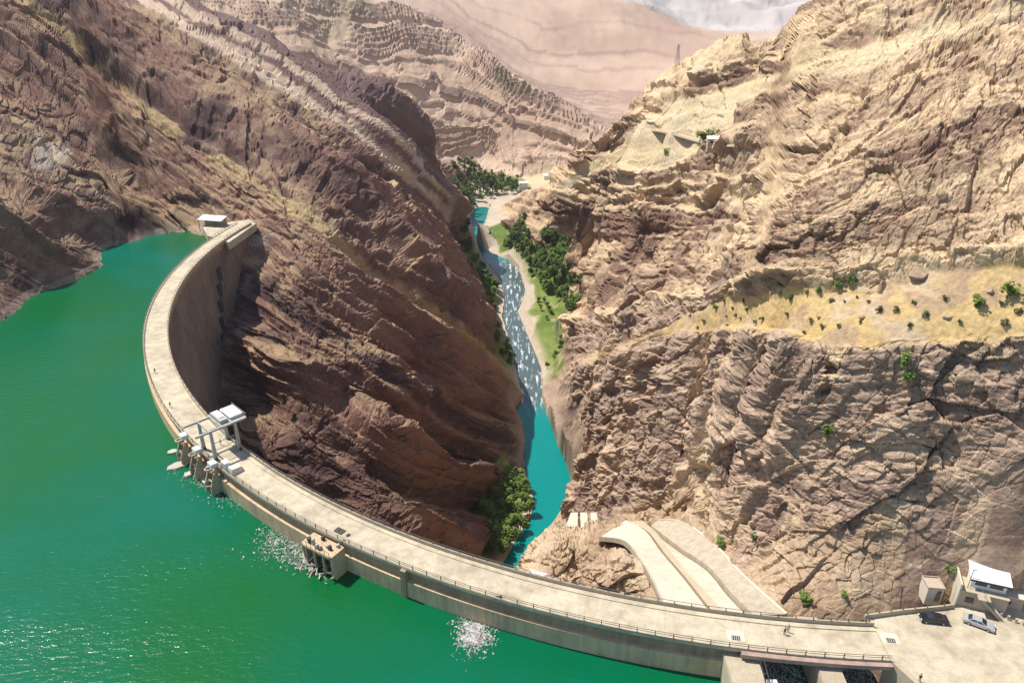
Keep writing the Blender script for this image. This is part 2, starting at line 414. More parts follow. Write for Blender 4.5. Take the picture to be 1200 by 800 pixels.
Pn = P0.reshape(NCOL, NROW, 3)
def normals(Pg):
    du = np.gradient(Pg, axis=0); dv = np.gradient(Pg, axis=1)
    n = np.cross(du, dv); n /= np.linalg.norm(n, axis=-1, keepdims=True) + 1e-9
    n[n[..., 2] < 0] *= -1
    return n
N0 = normals(Pn).reshape(-1, 3).astype(F32)

def kmix(**kw):
    v = np.array([kw.get(c, kw.get('_', 0.0)) for c in KINDS], F32)
    return Kv @ v
dist = np.clip(Yf, 100, 6000).astype(F32)

# gullies and ribs that run down the slopes
warp = np.stack([fbm(P0, 70, 3, 21), fbm(P0, 70, 3, 22), fbm(P0, 70, 3, 23)], 1)
Q = P0 + warp * F32(9.0)
cL = np.stack([Q[:, 0] * 0.22, Q[:, 1] + 0.30 * Q[:, 0] - 0.25 * Q[:, 2], Q[:, 2] * 0.22], 1)
rib = 0.0
cR = np.stack([Q[:, 0] * 0.45 + Q[:, 2] * 0.25, Q[:, 1], Q[:, 2] * 0.22], 1)
rib = rib + fbm(cR, 40, 4, 35, ridged=True) * kmix(R=5.0, U=4.2, K=0.8, S=1.0)
far = Yf > 450
cM = np.stack([P0[:, 0] + 0.35 * P0[:, 1], P0[:, 1] * 0.35, P0[:, 2] * 0.2], 1)
rf = fbm(cM[far], 170, 5, 41, ridged=True) * kmix(M=13.0, F=7.0)[far]
vf = Yf > 1300
rh = fbm(P0[vf], 900, 6, 43, ridged=True) * kmix(F=14, H=95)[vf]

# beds: hard and soft layers that stand out and step back, following the traces seen in the valley sides
def hash1(i, seed):
    i = i.astype(np.int64).astype(np.int32)
    return _u(_h(i, i * 0 + seed, i * 0 + 7, seed))
def unit(v):
    v = np.array(v, F32); return v / np.linalg.norm(v)
def trace_field(lines, sel):
    P, T = [], []
    for t, pts in lines:
        for i in range(len(pts) - 1):
            (x0, y0), (x1, y1) = pts[i], pts[i + 1]
            n = max(1, int(math.hypot(x1 - x0, y1 - y0) / 45))
            for j in range(n):
                P.append((x0 + (x1 - x0) * j / n, y0 + (y1 - y0) * j / n)); T.append(t)
        P.append(pts[-1]); T.append(t)
    P = np.array(P, float); W = rbf_fit(P, np.array(T, float), 8.0)
    gx = np.linspace(-420, 1620, 150); gy = np.linspace(-160, 860, 90)
    G = rbf_eval(W, P, *np.meshgrid(gx, gy, indexing='ij')).reshape(150, 90)
    a = np.clip((PXv - gx[0]) / (gx[-1] - gx[0]) * 149, 0, 148.99); b = np.clip((PYv - gy[0]) / (gy[-1] - gy[0]) * 89, 0, 88.99)
    i = a.astype(int); j = b.astype(int); fa = a - i; fb = b - j
    return (G[i, j] * (1 - fa) * (1 - fb) + G[i + 1, j] * fa * (1 - fb) + G[i, j + 1] * (1 - fa) * fb + G[i + 1, j + 1] * fa * fb).astype(F32)
TR_L = [(0, [(30,3),(125,88),(216,155),(270,189),(340,240),(388,267),(450,321),(511,365),(563,405),(600,445)]),
        (60, [(135,0),(189,40),(256,81),(321,121),(400,175),(450,212),(501,250),(562,314)]),
        (112, [(202,0),(270,35),(337,72),(400,122),(467,172),(540,240)]),
        (-62, [(0,60),(100,160),(216,240),(290,290),(340,330),(420,390),(500,440),(560,475),(612,500)]),
        (-100, [(290,340),(340,375),(400,412),(450,450),(500,490),(535,515),(605,535)]),
        (-190, [(290,470),(340,510),(420,560),(480,590),(540,600),(570,615)]),
        (-120, [(-60,210),(40,270),(120,300)])]
TR_R = [(0, [(650,445),(690,415),(800,392),(884,386),(952,396),(1019,410),(1070,399),(1200,396),(1300,396)]),
        (38, [(700,398),(800,365),(850,355),(918,338),(985,341),(1036,334),(1087,311),(1200,307)]),
        (70, [(600,276),(690,350),(760,330),(830,320),(900,300),(980,300),(1100,288),(1200,272)]),
        (115, [(620,245),(720,275),(800,272),(870,266),(935,267),(1036,219),(1137,189),(1200,169)]),
        (160, [(660,212),(720,235),(830,228),(900,213),(952,203),(1016,186),(1070,162),(1120,128),(1200,121)]),
        (235, [(700,160),(760,152),(800,148),(870,128),(930,100),(1000,85),(1070,64),(1130,35),(1200,7)]),
        (-60, [(650,480),(750,450),(850,436),(950,456),(1050,450),(1200,455)]),
        (-150, [(670,560),(760,545),(860,520),(960,550),(1050,540),(1200,550)]),
        (-225, [(700,600),(800,612),(900,605),(1000,645),(1200,620)])]
TR_M = [(0, [(434,51),(484,47),(535,44),(559,67),(602,101),(643,128)]), (30, [(400,12),(440,22),(480,12),(510,22),(545,40)]),
        (-42, [(400,84),(427,91),(501,108),(552,115),(572,125),(602,145),(653,162),(680,172)]),
        (-78, [(500,160),(528,175),(562,165),(589,179),(623,199)]), (90, [(620,62),(700,63),(760,60)]), (66, [(640,82),(700,84),(770,84)]), (150, [(560,8),(700,15),(790,20)])]
wL = kmix(L=1, T=1); wU = kmix(R=1, U=1, K=1, S=1, Y=1, V=1, G=1); wM = kmix(M=1, F=1, H=1)
mpp = (Yf * CP - (Zf - CAMH) * SP).astype(F32) / F32(FPX)      # metres that one pixel spans there
wob = fbm(P0 / mpp[:, None], 46, 3, 51) * 7.0 + warp[:, 0] * 3.0
along = (PXv * 0.76 + PYv * 0.65).astype(F32)
sL0, sU0, sM0 = trace_field(TR_L, None), trace_field(TR_R, None), trace_field(TR_M, None)
def fault(u, s, du, ds, throw, seed):
    w = worley(np.stack([u + 9 * wob / 7, s + 4 * wob / 7, np.zeros_like(u)], 1), (du, ds, 50.0), seed)
    return (w[:, 2] - .5) * throw
pxf, pyf = PXv.astype(F32), PYv.astype(F32)
sL = sL0 + wob * 0.38 + fault(along, sL0, 95, 42, 9, 141) + fault(along, sL0, 34, 16, 3.5, 142)
sU = sU0 + wob * 0.9 + fault(pxf, pyf, 80, 50, 9, 143) + fault(pxf, pyf, 30, 20, 3.5, 144)
sM = sM0 + wob * 0.9 + fault(pxf, sM0, 40, 90, 7, 145)
def ledges(s, T, seed, face=0.68):
    a = s / T + 0.18 * np.sin(s / T * 1.7 + seed)
    i = np.floor(a); f = a - i
    h0 = 0.25 + 0.75 * hash1(i, seed)
    return h0 * np.where(f < face, f / face, (1 - f) / (1 - face)) - 0.3
def steps(s, T, seed, soft=0.2):
    a = s / T
    i = np.floor(a); f = a - i
    v0 = hash1(i, seed); v1 = hash1(i + 1, seed)
    return v0 + (v1 - v0) * sstep(1 - soft, 1.0, f) - 0.5
patch = 0.30 + 0.70 * sstep(-0.30, 0.30, fbm(P0 / mpp[:, None], 120, 2, 71))
def bedded(s, k):
    return 11 * ledges(s, 31, 3 + k) * patch + 4.2 * ledges(s + 5, 11.5, 4 + k) * (1.25 - patch * .5) + 1.5 * steps(s, 7.3, 5 + k)
cL = np.stack([along * 0.17, sL, along * 0], 1)
rib = rib + mpp * (fbm(cL, 62, 4, 31, ridged=True) * kmix(L=17, T=9) + ledges(sL, 62, 15, 0.6) * kmix(L=38, T=14))
nb_ = fbm(P0 / mpp[:, None], 40, 3, 73)
def band(s, t, w, e=1.6): return sstep(w + e, w, np.abs(s - t + 3 * nb_))
hardM = np.maximum.reduce([band(sM, 0, 13) * (0.35 + 0.65 * (np.sin(sM * 1.15) > -.25)), band(sM, -21, 1.5) * .7, band(sM, -42, 3.0), band(sM, -58, 1.2) * .6, band(sM, -78, 9) * (0.3 + 0.7 * (np.sin(sM * 1.3) > 0)), band(sM, 31, 9) * (0.3 + 0.7 * (np.sin(sM * 1.2) > 0)), band(sM, 90, 1.8) * .9, band(sM, 70, 1.0) * .6, band(sM, 128, 2.0) * .5]) * sstep(-.45, .15, nb_ + .3 * patch)
hardM = hardM.astype(F32)
bed = mpp * (bedded(sL, 0) * kmix(L=1.6, T=1.2) + bedded(sU, 20) * kmix(R=0.45, U=1.15, K=0.15, S=0.22, Y=0.04)
             + hardM * 4.5 * kmix(M=1, F=.15) + 2.2 * steps(sM, 7, 44) * patch * kmix(M=0.8, F=0.15))

# jointed blocks: facets, cracks and steps
def blocks(p, size, seed):
    w = worley(p, size, seed)
    return (w[:, 2] - 0.5) + 1.6 * w[:, 3], np.exp(-((w[:, 1] - w[:, 0]) / 0.06) ** 2)
e1 = unit((0.72, 0.12, -0.68)); e3 = unit((0.45, -0.72, 0.48)); e2 = np.cross(e3, e1)
f3 = unit((-0.25, 0.32, 0.92)); f1 = unit((0.55, -0.80, 0.0)); f1 = unit(f1 - f3 * (f1 @ f3)); f2 = np.cross(f3, f1)
g3 = unit((0.20, 0.25, 0.95)); g1 = unit((0.60, -0.78, 0.0)); g1 = unit(g1 - g3 * (g1 @ g3)); g2 = np.cross(g3, g1)
Qb = P0 + np.stack([fbm(P0, 22, 4, 81), fbm(P0, 22, 4, 82), fbm(P0, 22, 4, 83)], 1) * F32(2.6)
left = (wL > wU)[:, None]
lowR = (kmix(R=1, K=1) > 0.5)[:, None]
acr = (PXv + 0.18 * PYv).astype(F32)
z0_ = np.zeros_like(acr)
wq2 = np.stack([vnoise(P0, 9, 84), vnoise(P0, 9, 85), z0_], 1) * F32(.8)
BL = np.stack([along / 2.7, sL / 0.85, z0_], 1) * F32(.45) + wq2
BU = np.stack([acr / 1.6, sU / 0.85, z0_], 1) * F32(.24) + wq2
jd = unit((0.30, -0.42, 0.86)); jx = unit(np.cross(jd, (0.6, 0.7, 0.1))); jy = np.cross(jd, jx)
BR1 = np.stack([(Qb @ jx) / .95, (Qb @ jy) / 1.0, (Qb @ jd) / 2.6], 1)
BR2 = np.stack([(Qb @ g1) / 2.0, (Qb @ g2) / 1.2, (Qb @ g3) / .8], 1)
def side(r): return np.where(left, BL, np.where(lowR, r, BU)).astype(F32)
B1, B2 = side(BR1), side(BR2)
ascale = np.where(left[:, 0], mpp / .45, np.where(lowR[:, 0], 1, mpp / .24)).astype(F32)
ck_ = kmix(L=.8, T=.8, R=.25, K=.4, U=.8, M=.6, F=.3)
amp = kmix(L=.72, T=.5, R=1.0, K=1.0, U=.78, Y=0.03, S=0.10, G=0, V=0.10, M=0.55, F=0.15, H=0)
fade = lambda a, b: 1 - sstep(a, b, dist)
b1, c1 = blocks(B1, np.where(lowR[:, 0], 14.0, 11.0)[:, None], 91)
b2, c2 = blocks(B2, 5.2, 92)
b3, c3 = blocks(B1, 2.4, 93)
b5, c5 = blocks(side(BR1), 6.3, 97)
near = Yf < 520
b4 = np.zeros_like(b3); c4 = np.zeros_like(b3)
b4[near], c4[near] = blocks(B2[near], 1.15, 94)
blk = amp * ascale * ((2.5 * b1 - ck_ * 0.5 * c1) * fade(900, 1600) + (1.3 * b5 - ck_ * 0.35 * c5) * fade(700, 1200) + (1.2 * b2 - ck_ * 0.45 * c2) * fade(600, 1100) + (0.75 * b3 - ck_ * 0.30 * c3) * fade(350, 700) + (0.34 * b4 - ck_ * 0.2 * c4) * fade(220, 420))
fine = fbm(P0 / mpp[:, None], 14, 3, 101) * mpp * kmix(L=1.2, T=1.0, R=1.8, K=2.2, U=1.3, Y=1.5, S=.8, G=.5, V=.3, M=2.0, F=1.0, H=1.2)
d = rib + bed + blk + fine
d[far] += rf
d[vf] += rh

# keep the ground clear of the river, the lake edge, the dam and the plaza
rivd = seg_dist(riv_poly, Xf, Yf, True); rin = inside(riv_poly, Xf, Yf)
sd = np.where(rin, -rivd, rivd)
low = Zf < RIV_Z + 40
calm = np.ones(len(Xf), F32)
reach = np.where(Yf > 550, 40.0, 20.0)
calm *= np.where(low, sstep(0.0, 1.0, sd / reach) * 0.85 + 0.15 * sstep(-2, 3, sd), 1).astype(F32)
radial = np.hypot(Xf - DC[0], Yf - DC[1])
ang = np.degrees(np.arctan2(Yf - DC[1], Xf - DC[0])) % 360
near_dam = (ang > 166) & (ang < 280)
calm *= np.where(near_dam & (radial < DR + 40), 0.25 + 0.75 * sstep(4, 30, np.abs(radial - DR + 2)), 1).astype(F32)
pld = np.where(inside(PLAZA, Xf, Yf), 0, seg_dist(PLAZA, Xf, Yf, True))
calm *= (0.06 + 0.94 * sstep(1.5, 12, pld)).astype(F32)
chd = np.where(inside(CH_POLY, Xf, Yf), 0, seg_dist(CH_POLY, Xf, Yf, True))
calm *= (0.25 + 0.75 * sstep(0.5, 4, chd)).astype(F32)
shore_c = (Xf < -135) & (Yf < 372) & (Zf < 14)
calm *= np.where(shore_c, .35 + .65 * sstep(-4, 12, Zf), 1).astype(F32)
d *= calm
PD = P0 + N0 * d[:, None]
zz = PD[:, 2]
floor_w = sstep(0.35, 0.7, kmix(G=1, V=1))
zz = np.where((Zf < RIV_Z + 12) & (sd > 0), np.maximum(zz, RIV_Z + np.minimum(0.25 + sd * 0.08, 2.5)), zz)
zz = np.where(sd < 0, np.minimum(zz, RIV_Z - np.minimum(0.3 - sd * 0.25, 2.0)), zz)
zz = np.where(pld < 0.5, np.minimum(zz, -1.5), zz)
zz = np.where((ang > 260) & (ang < 268.5) & (radial > DR - 8) & (radial < DR + 60), np.minimum(zz, -14.0), zz)
zz = np.where((ang > 168) & (ang < 270) & (np.abs(radial - DR) < 6.5), np.minimum(zz, -2.0), zz)
chd = np.where(inside(CH_POLY, Xf, Yf), 0, seg_dist(CH_POLY, Xf, Yf, True))
nr = np.where(chd < 4)[0]
dd = (Xf[nr, None] - CH_PTS[None, :, 0]) ** 2 + (Yf[nr, None] - CH_PTS[None, :, 1]) ** 2
wq = 1 / (dd + .5) ** 2
zc = (wq * CH_PTS[None, :, 2]).sum(1) / wq.sum(1)
zz[nr] = np.minimum(zz[nr], np.where(chd[nr] > 0, zc - 1.0 + np.maximum(chd[nr] - .15, 0) * 10, zc - 3.6))
PD[:, 2] = zz
PDg = PD.reshape(NCOL, NROW, 3)
NF = normals(PDg).reshape(-1, 3)

_ord = np.argsort(PDg[:, :, 1], axis=1)
_gy = np.take_along_axis(PDg[:, :, 1], _ord, 1); _gz = np.take_along_axis(PDg[:, :, 2], _ord, 1)
def ground(x, y):
    i = min(max(int(np.searchsorted(az, x / y)), 0), NCOL - 1)
    return float(np.interp(y, _gy[i], _gz[i]))
def hit(px, py):
    """first place where the sight line of a pixel meets the ground"""
    u, a, b = ray(px, py)
    i = min(max(int(np.searchsorted(az, u / a)), 0), NCOL - 1)
    yy, z_ = PDg[i, :, 1], PDg[i, :, 2]
    f = CAMH + b / a * yy - z_
    j = np.where((f[1:] <= 0) & (yy[1:] > 95))[0]
    j = j[0] + 1 if len(j) else NROW - 1
    return Vector((u / a * yy[j], yy[j], z_[j]))

# colours of the rock and soil (albedo), bed by bed
def c3a(*c): return np.array(c, F32)
n1 = fbm(P0, 34, 4, 111); n2 = fbm(P0, 7, 3, 112); n3 = vnoise(P0, 150, 113)
def mixc(a, b, t): return a + (b - a) * t[:, None]
cellt = np.clip(.5 + .45 * b5 + .35 * b2 + .3 * b1, 0, 1)
def tone(s, k):
    return 0.30 * hash1(np.floor(s / 11.5), 4 + k) + 0.36 * hash1(np.floor(s / 24), 3 + k) + 0.10 * hash1(np.floor(s / 7.3), 5 + k) + 0.24 * cellt
toneL, toneU = tone(sL, 0), tone(sU, 20)
toneM = 0.6 * hash1(np.floor(sM / 20), 43) + 0.4 * hash1(np.floor(sM / 7), 44)
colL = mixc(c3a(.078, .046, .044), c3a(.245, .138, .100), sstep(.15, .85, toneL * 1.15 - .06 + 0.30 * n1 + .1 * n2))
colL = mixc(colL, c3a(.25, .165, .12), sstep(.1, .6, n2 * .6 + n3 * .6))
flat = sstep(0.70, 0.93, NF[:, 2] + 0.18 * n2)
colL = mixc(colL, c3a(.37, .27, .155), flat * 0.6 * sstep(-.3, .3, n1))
ph = sL / 62 + 0.18 * np.sin(sL / 62 * 1.7 + 15); ph = ph - np.floor(ph)
turf = sstep(.66, .80, ph) * sstep(1.0, .93, ph) * sstep(-.15, .25, n1 + .5 * n2) * sstep(.35, .6, NF[:, 2])
line_ = np.maximum(sstep(7, 3, np.abs(sL0 + 2 + 3 * n2)), .8 * sstep(5, 2, np.abs(sL0 - 58 + 3 * n2)) * sstep(-.1, .2, n1)) * sstep(-.5, .0, n1 + .3 * n2)
colL = mixc(colL, c3a(.42, .31, .165), np.clip(np.maximum(turf * .45, line_), 0, 1) * .85)
spot = sstep(26, 12, np.hypot((PXv - 58) * .9, PYv - 178) + 14 * n2)
colL = mixc(colL, c3a(.46, .38, .30), spot * .8)
strT = 0.5 * hash1(np.floor(sL / 5.2), 61) + 0.5 * hash1(np.floor(sL / 13.0), 62)
colT = mixc(c3a(.17, .10, .085), c3a(.50, .375, .27), sstep(0.46, 0.60, strT + 0.22 * n1 + .06 * n2))
colT = mixc(colT, c3a(.165, .105, .092), sstep(100, 112, sL + 5 * n1))
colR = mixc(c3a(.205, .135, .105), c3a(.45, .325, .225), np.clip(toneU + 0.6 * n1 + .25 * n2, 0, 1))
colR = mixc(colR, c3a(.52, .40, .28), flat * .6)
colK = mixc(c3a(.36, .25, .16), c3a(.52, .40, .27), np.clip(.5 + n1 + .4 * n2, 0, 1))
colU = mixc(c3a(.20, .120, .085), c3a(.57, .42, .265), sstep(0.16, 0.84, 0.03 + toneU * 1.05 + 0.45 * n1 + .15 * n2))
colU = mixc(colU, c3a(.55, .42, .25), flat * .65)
colY = mixc(c3a(.49, .345, .155), c3a(.40, .285, .15), np.clip(.5 + n2 + n1, 0, 1))
colY = mixc(colY, c3a(.34, .235, .15), sstep(.12, .45, vnoise(P0, 4.5, 131)) * .8)
colY = mixc(colY, c3a(.46, .345, .22), sstep(.0, .4, n2 - .6 * n1))
colS = mixc(c3a(.48, .37, .21), c3a(.56, .45, .29), np.clip(.5 + n1 + .5 * toneU - .25, 0, 1))
colG = mixc(c3a(.10, .155, .032), c3a(.21, .24, .065), np.clip(.5 + n1 + n2, 0, 1))
colG = mixc(colG, c3a(.36, .30, .19), sstep(.25, .5, n2))
colV = mixc(c3a(.40, .32, .24), c3a(.50, .42, .32), np.clip(.5 + n2, 0, 1))
colM = mixc(c3a(.46, .325, .23), c3a(.57, .42, .30), np.clip(.5 + n3 + .4 * n1, 0, 1))
ledge = np.clip(hardM * (.75 + .4 * n1), 0, 1)
colM = mixc(colM, c3a(.21, .14, .115), ledge * .9)
colM = mixc(colM, c3a(.13, .13, .06), sstep(.45, .7, vnoise(P0 * np.array([1, 1, .25], F32), 90, 119)) * .45)
colF = mixc(c3a(.40, .275, .205), c3a(.49, .355, .265), np.clip(.5 + n3 + .4 * n1, 0, 1))
colF = mixc(colF, c3a(.25, .165, .14), np.clip(hardM, 0, 1) * .65)
colH = mixc(c3a(.42, .37, .34), c3a(.52, .47, .44), np.clip(.5 + n3, 0, 1))
KC = Kv ** 3; KC /= KC.sum(1, keepdims=True)
COLV = 0
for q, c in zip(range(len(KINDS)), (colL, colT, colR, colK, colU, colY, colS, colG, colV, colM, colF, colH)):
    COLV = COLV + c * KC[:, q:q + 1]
# bank of gravel and a bleached drawdown line along the shores
bank = sstep(10, 1, sd + 4 * n2) * (Zf < RIV_Z + 14) * kmix(G=1, V=1, _=0.35)
COLV = mixc(COLV, c3a(.45, .37, .28), np.clip(bank, 0, 1))
shore = (np.abs(PD[:, 2] - LAKE_Z) < 2.2) & (Yf < 420) & (Xf < -120)
COLV = np.where(shore[:, None], COLV * 0.5 + c3a(.34, .27, .21) * 0.5, COLV)
COLV = np.clip(COLV, 0.01, 0.9)

# ---------------------------------------------------------------- material helpers
def new_mat(name):
    m = bpy.data.materials.new(name); m.use_nodes = True
    nt = m.node_tree
    return m, nt, nt.nodes['Principled BSDF']
def N(nt, t, **kw):
    n = nt.nodes.new(t)
    for a, b in kw.items():
        setattr(n, a, b)
    return n
def L(nt, a, b): nt.links.new(a, b)

def rock_material():
    m, nt, bs = new_mat('rock_and_soil')
    at = N(nt, 'ShaderNodeAttribute', attribute_name='albedo')
    tc = N(nt, 'ShaderNodeNewGeometry')
    no = N(nt, 'ShaderNodeTexNoise'); no.inputs['Scale'].default_value = 0.9; no.inputs['Detail'].default_value = 6; no.inputs['Roughness'].default_value = .65
    L(nt, tc.outputs['Position'], no.inputs['Vector'])
    mr = N(nt, 'ShaderNodeMapRange'); mr.inputs[1].default_value = .3; mr.inputs[2].default_value = .7; mr.inputs[3].default_value = .72; mr.inputs[4].default_value = 1.28
    L(nt, no.outputs[0], mr.inputs[0])
    mx = N(nt, 'ShaderNodeVectorMath', operation='SCALE')
    L(nt, at.outputs['Color'], mx.inputs[0]); L(nt, mr.outputs[0], mx.inputs['Scale'])
    L(nt, mx.outputs[0], bs.inputs['Base Color'])
    bs.inputs['Roughness'].default_value = 0.95
    bs.inputs['Specular IOR Level'].default_value = 0.15
    bp = N(nt, 'ShaderNodeBump'); bp.inputs['Strength'].default_value = .55; bp.inputs['Distance'].default_value = 0.5
    L(nt, no.outputs[0], bp.inputs['Height']); L(nt, bp.outputs[0], bs.inputs['Normal'])
    return m
ROCK = rock_material()

idx = np.arange(NCOL * NROW).reshape(NCOL, NROW)
FQ = np.stack([idx[:-1, :-1], idx[1:, :-1], idx[1:, 1:], idx[:-1, 1:]], -1).reshape(-1, 4)
grp = np.array([0, 0, 1, 1, 1, 1, 1, 2, 2, 3, 4, 5])
KG = np.zeros((len(Xf), 6), F32)
for q in range(len(KINDS)):
    KG[:, grp[q]] += Kv[:, q]
own = KG.argmax(1)[FQ[:, 0]]
def grid_mesh(name, faces, mat):
    used, inv = np.unique(faces.ravel(), return_inverse=True)
    me = bpy.data.meshes.new(name)
    me.vertices.add(len(used)); me.vertices.foreach_set('co', PD[used].astype(F32).ravel())
    me.loops.add(faces.size); me.loops.foreach_set('vertex_index', inv.astype(np.int32).ravel())
    me.polygons.add(len(faces)); me.polygons.foreach_set('loop_start', np.arange(0, faces.size, 4, dtype=np.int32))
    a = me.color_attributes.new('albedo', 'FLOAT_COLOR', 'POINT')
    a.data.foreach_set('color', np.concatenate([COLV[used], np.ones((len(used), 1), F32)], 1).astype(F32).ravel())
    me.materials.append(mat)
    me.update()
    ob = bpy.data.objects.new(name, me); COL.objects.link(ob)
    ob['kind'] = 'structure'
    return ob
for gi, nm in enumerate(('left_canyon_slope', 'right_canyon_cliff', 'valley_floor', 'banded_hill', 'dome_hill', 'far_mountain')):
    f = FQ[own == gi]
    ob = grid_mesh(nm, f, ROCK)
    ob.data.polygons.foreach_set('use_smooth', np.full(len(f), gi >= 4))

# ---------------------------------------------------------------- building helpers
class MB:
    """collects simple solids into one mesh"""
    def __init__(self): self.v = []; self.f = []
    def add(self, vs, fs):
        o = len(self.v); self.v += [tuple(x) for x in vs]; self.f += [tuple(i + o for i in f) for f in fs]; return self
    def box(self, x0, x1, y0, y1, z0, z1, M=None):
        vs = [Vector((x, y, z)) for z in (z0, z1) for y in (y0, y1) for x in (x0, x1)]
        if M: vs = [M @ v for v in vs]
        return self.add(vs, [(0, 2, 3, 1), (4, 5, 7, 6), (0, 1, 5, 4), (2, 6, 7, 3), (0, 4, 6, 2), (1, 3, 7, 5)])
    def prism(self, pts, z0, z1):
        n = len(pts)
        a = sum(pts[i][0] * pts[(i + 1) % n][1] - pts[(i + 1) % n][0] * pts[i][1] for i in range(n))
        if a < 0: pts = list(reversed(pts))
        vs = [(p[0], p[1], z0) for p in pts] + [(p[0], p[1], z1) for p in pts]
        return self.add(vs, [tuple(reversed(range(n))), tuple(range(n, 2 * n))] + [(i, (i + 1) % n, n + (i + 1) % n, n + i) for i in range(n)])
    def bar(self, a, b, r, n=6, r2=None):
        a, b = Vector(a), Vector(b); r2 = r if r2 is None else r2
        q = (b - a).to_track_quat('Z', 'Y')
        vs = [a + q @ Vector((r * math.cos(t), r * math.sin(t), 0)) for t in [2 * math.pi * (i + .5) / n for i in range(n)]]
        vs += [b + q @ Vector((r2 * math.cos(t), r2 * math.sin(t), 0)) for t in [2 * math.pi * (i + .5) / n for i in range(n)]]
        return self.add(vs, [tuple(reversed(range(n))), tuple(range(n, 2 * n))] + [(i, (i + 1) % n, n + (i + 1) % n, n + i) for i in range(n)])
    def loft(self, rings, closed_ring=True, caps=True):
        n = len(rings[0]); vs = [p for r in rings for p in r]; fs = []
        for k in range(len(rings) - 1):
            for i in range(n if closed_ring else n - 1):
                j = (i + 1) % n
                fs.append((k * n + i, k * n + j, (k + 1) * n + j, (k + 1) * n + i))
        if caps and closed_ring:
            fs.append(tuple(reversed(range(n)))); fs.append(tuple((len(rings) - 1) * n + i for i in range(n)))
        return self.add(vs, fs)
    def mesh(self, name, mat, smooth=False):
        me = bpy.data.meshes.new(name); me.from_pydata(self.v, [], self.f); me.materials.append(mat)
        bm = bmesh.new(); bm.from_mesh(me); bmesh.ops.recalc_face_normals(bm, faces=bm.faces); bm.to_mesh(me); bm.free()
        if smooth: me.polygons.foreach_set('use_smooth', [True] * len(me.polygons))
        return me
    def build(self, name, mat, parent=None, smooth=False):
        return place(name, self.mesh(name, mat, smooth), parent)
def place(name, me, parent=None, loc=None, rz=None, scale=None):
    o = bpy.data.objects.new(name, me); COL.objects.link(o)
    if parent is not None: o.parent = parent
    if loc is not None: o.location = loc
    if rz is not None: o.rotation_euler = (0, 0, rz)
    if scale is not None: o.scale = scale
    return o
def empty(name, loc=(0, 0, 0), rz=0.0):
    o = bpy.data.objects.new(name, None); COL.objects.link(o)
    o.location = loc; o.rotation_euler = (0, 0, rz); o.empty_display_size = 0.5
    return o
def tag(o, label=None, cat=None, group=None, kind=None):
    if label: o['label'] = label
    if cat: o['category'] = cat
    if group: o['group'] = group
    if kind: o['kind'] = kind
    return o
def copy_tree(o, parent=None):
    c = o.copy(); COL.objects.link(c); c.parent = parent
    for ch in list(o.children):
        copy_tree(ch, c)
    return c

# ---------------------------------------------------------------- materials
def plain(name, col, rough=.8, spec=.3, var=.12, scale=.8, metal=0.0, bump=0.0, rand=0.0):
    m, nt, bs = new_mat(name)
    bs.inputs['Roughness'].default_value = rough; bs.inputs['Specular IOR Level'].default_value = spec; bs.inputs['Metallic'].default_value = metal
    g = N(nt, 'ShaderNodeTexCoord')
    no = N(nt, 'ShaderNodeTexNoise'); no.inputs['Scale'].default_value = scale; no.inputs['Detail'].default_value = 5
    L(nt, g.outputs['Object'], no.inputs['Vector'])
    mr = N(nt, 'ShaderNodeMapRange'); mr.inputs[1].default_value = .3; mr.inputs[2].default_value = .7; mr.inputs[3].default_value = 1 - var; mr.inputs[4].default_value = 1 + var
    L(nt, no.outputs[0], mr.inputs[0])
    sc = N(nt, 'ShaderNodeVectorMath', operation='SCALE'); sc.inputs[0].default_value = col
    last = mr.outputs[0]
    if rand:
        oi = N(nt, 'ShaderNodeObjectInfo')
        m2 = N(nt, 'ShaderNodeMapRange'); m2.inputs[3].default_value = 1 - rand; m2.inputs[4].default_value = 1 + rand
        L(nt, oi.outputs['Random'], m2.inputs[0])
        mu = N(nt, 'ShaderNodeMath', operation='MULTIPLY'); L(nt, last, mu.inputs[0]); L(nt, m2.outputs[0], mu.inputs[1]); last = mu.outputs[0]
    L(nt, last, sc.inputs['Scale']); L(nt, sc.outputs[0], bs.inputs['Base Color'])
    if bump:
        bp = N(nt, 'ShaderNodeBump'); bp.inputs['Strength'].default_value = bump; bp.inputs['Distance'].default_value = .1
        L(nt, no.outputs[0], bp.inputs['Height']); L(nt, bp.outputs[0], bs.inputs['Normal'])
    return m
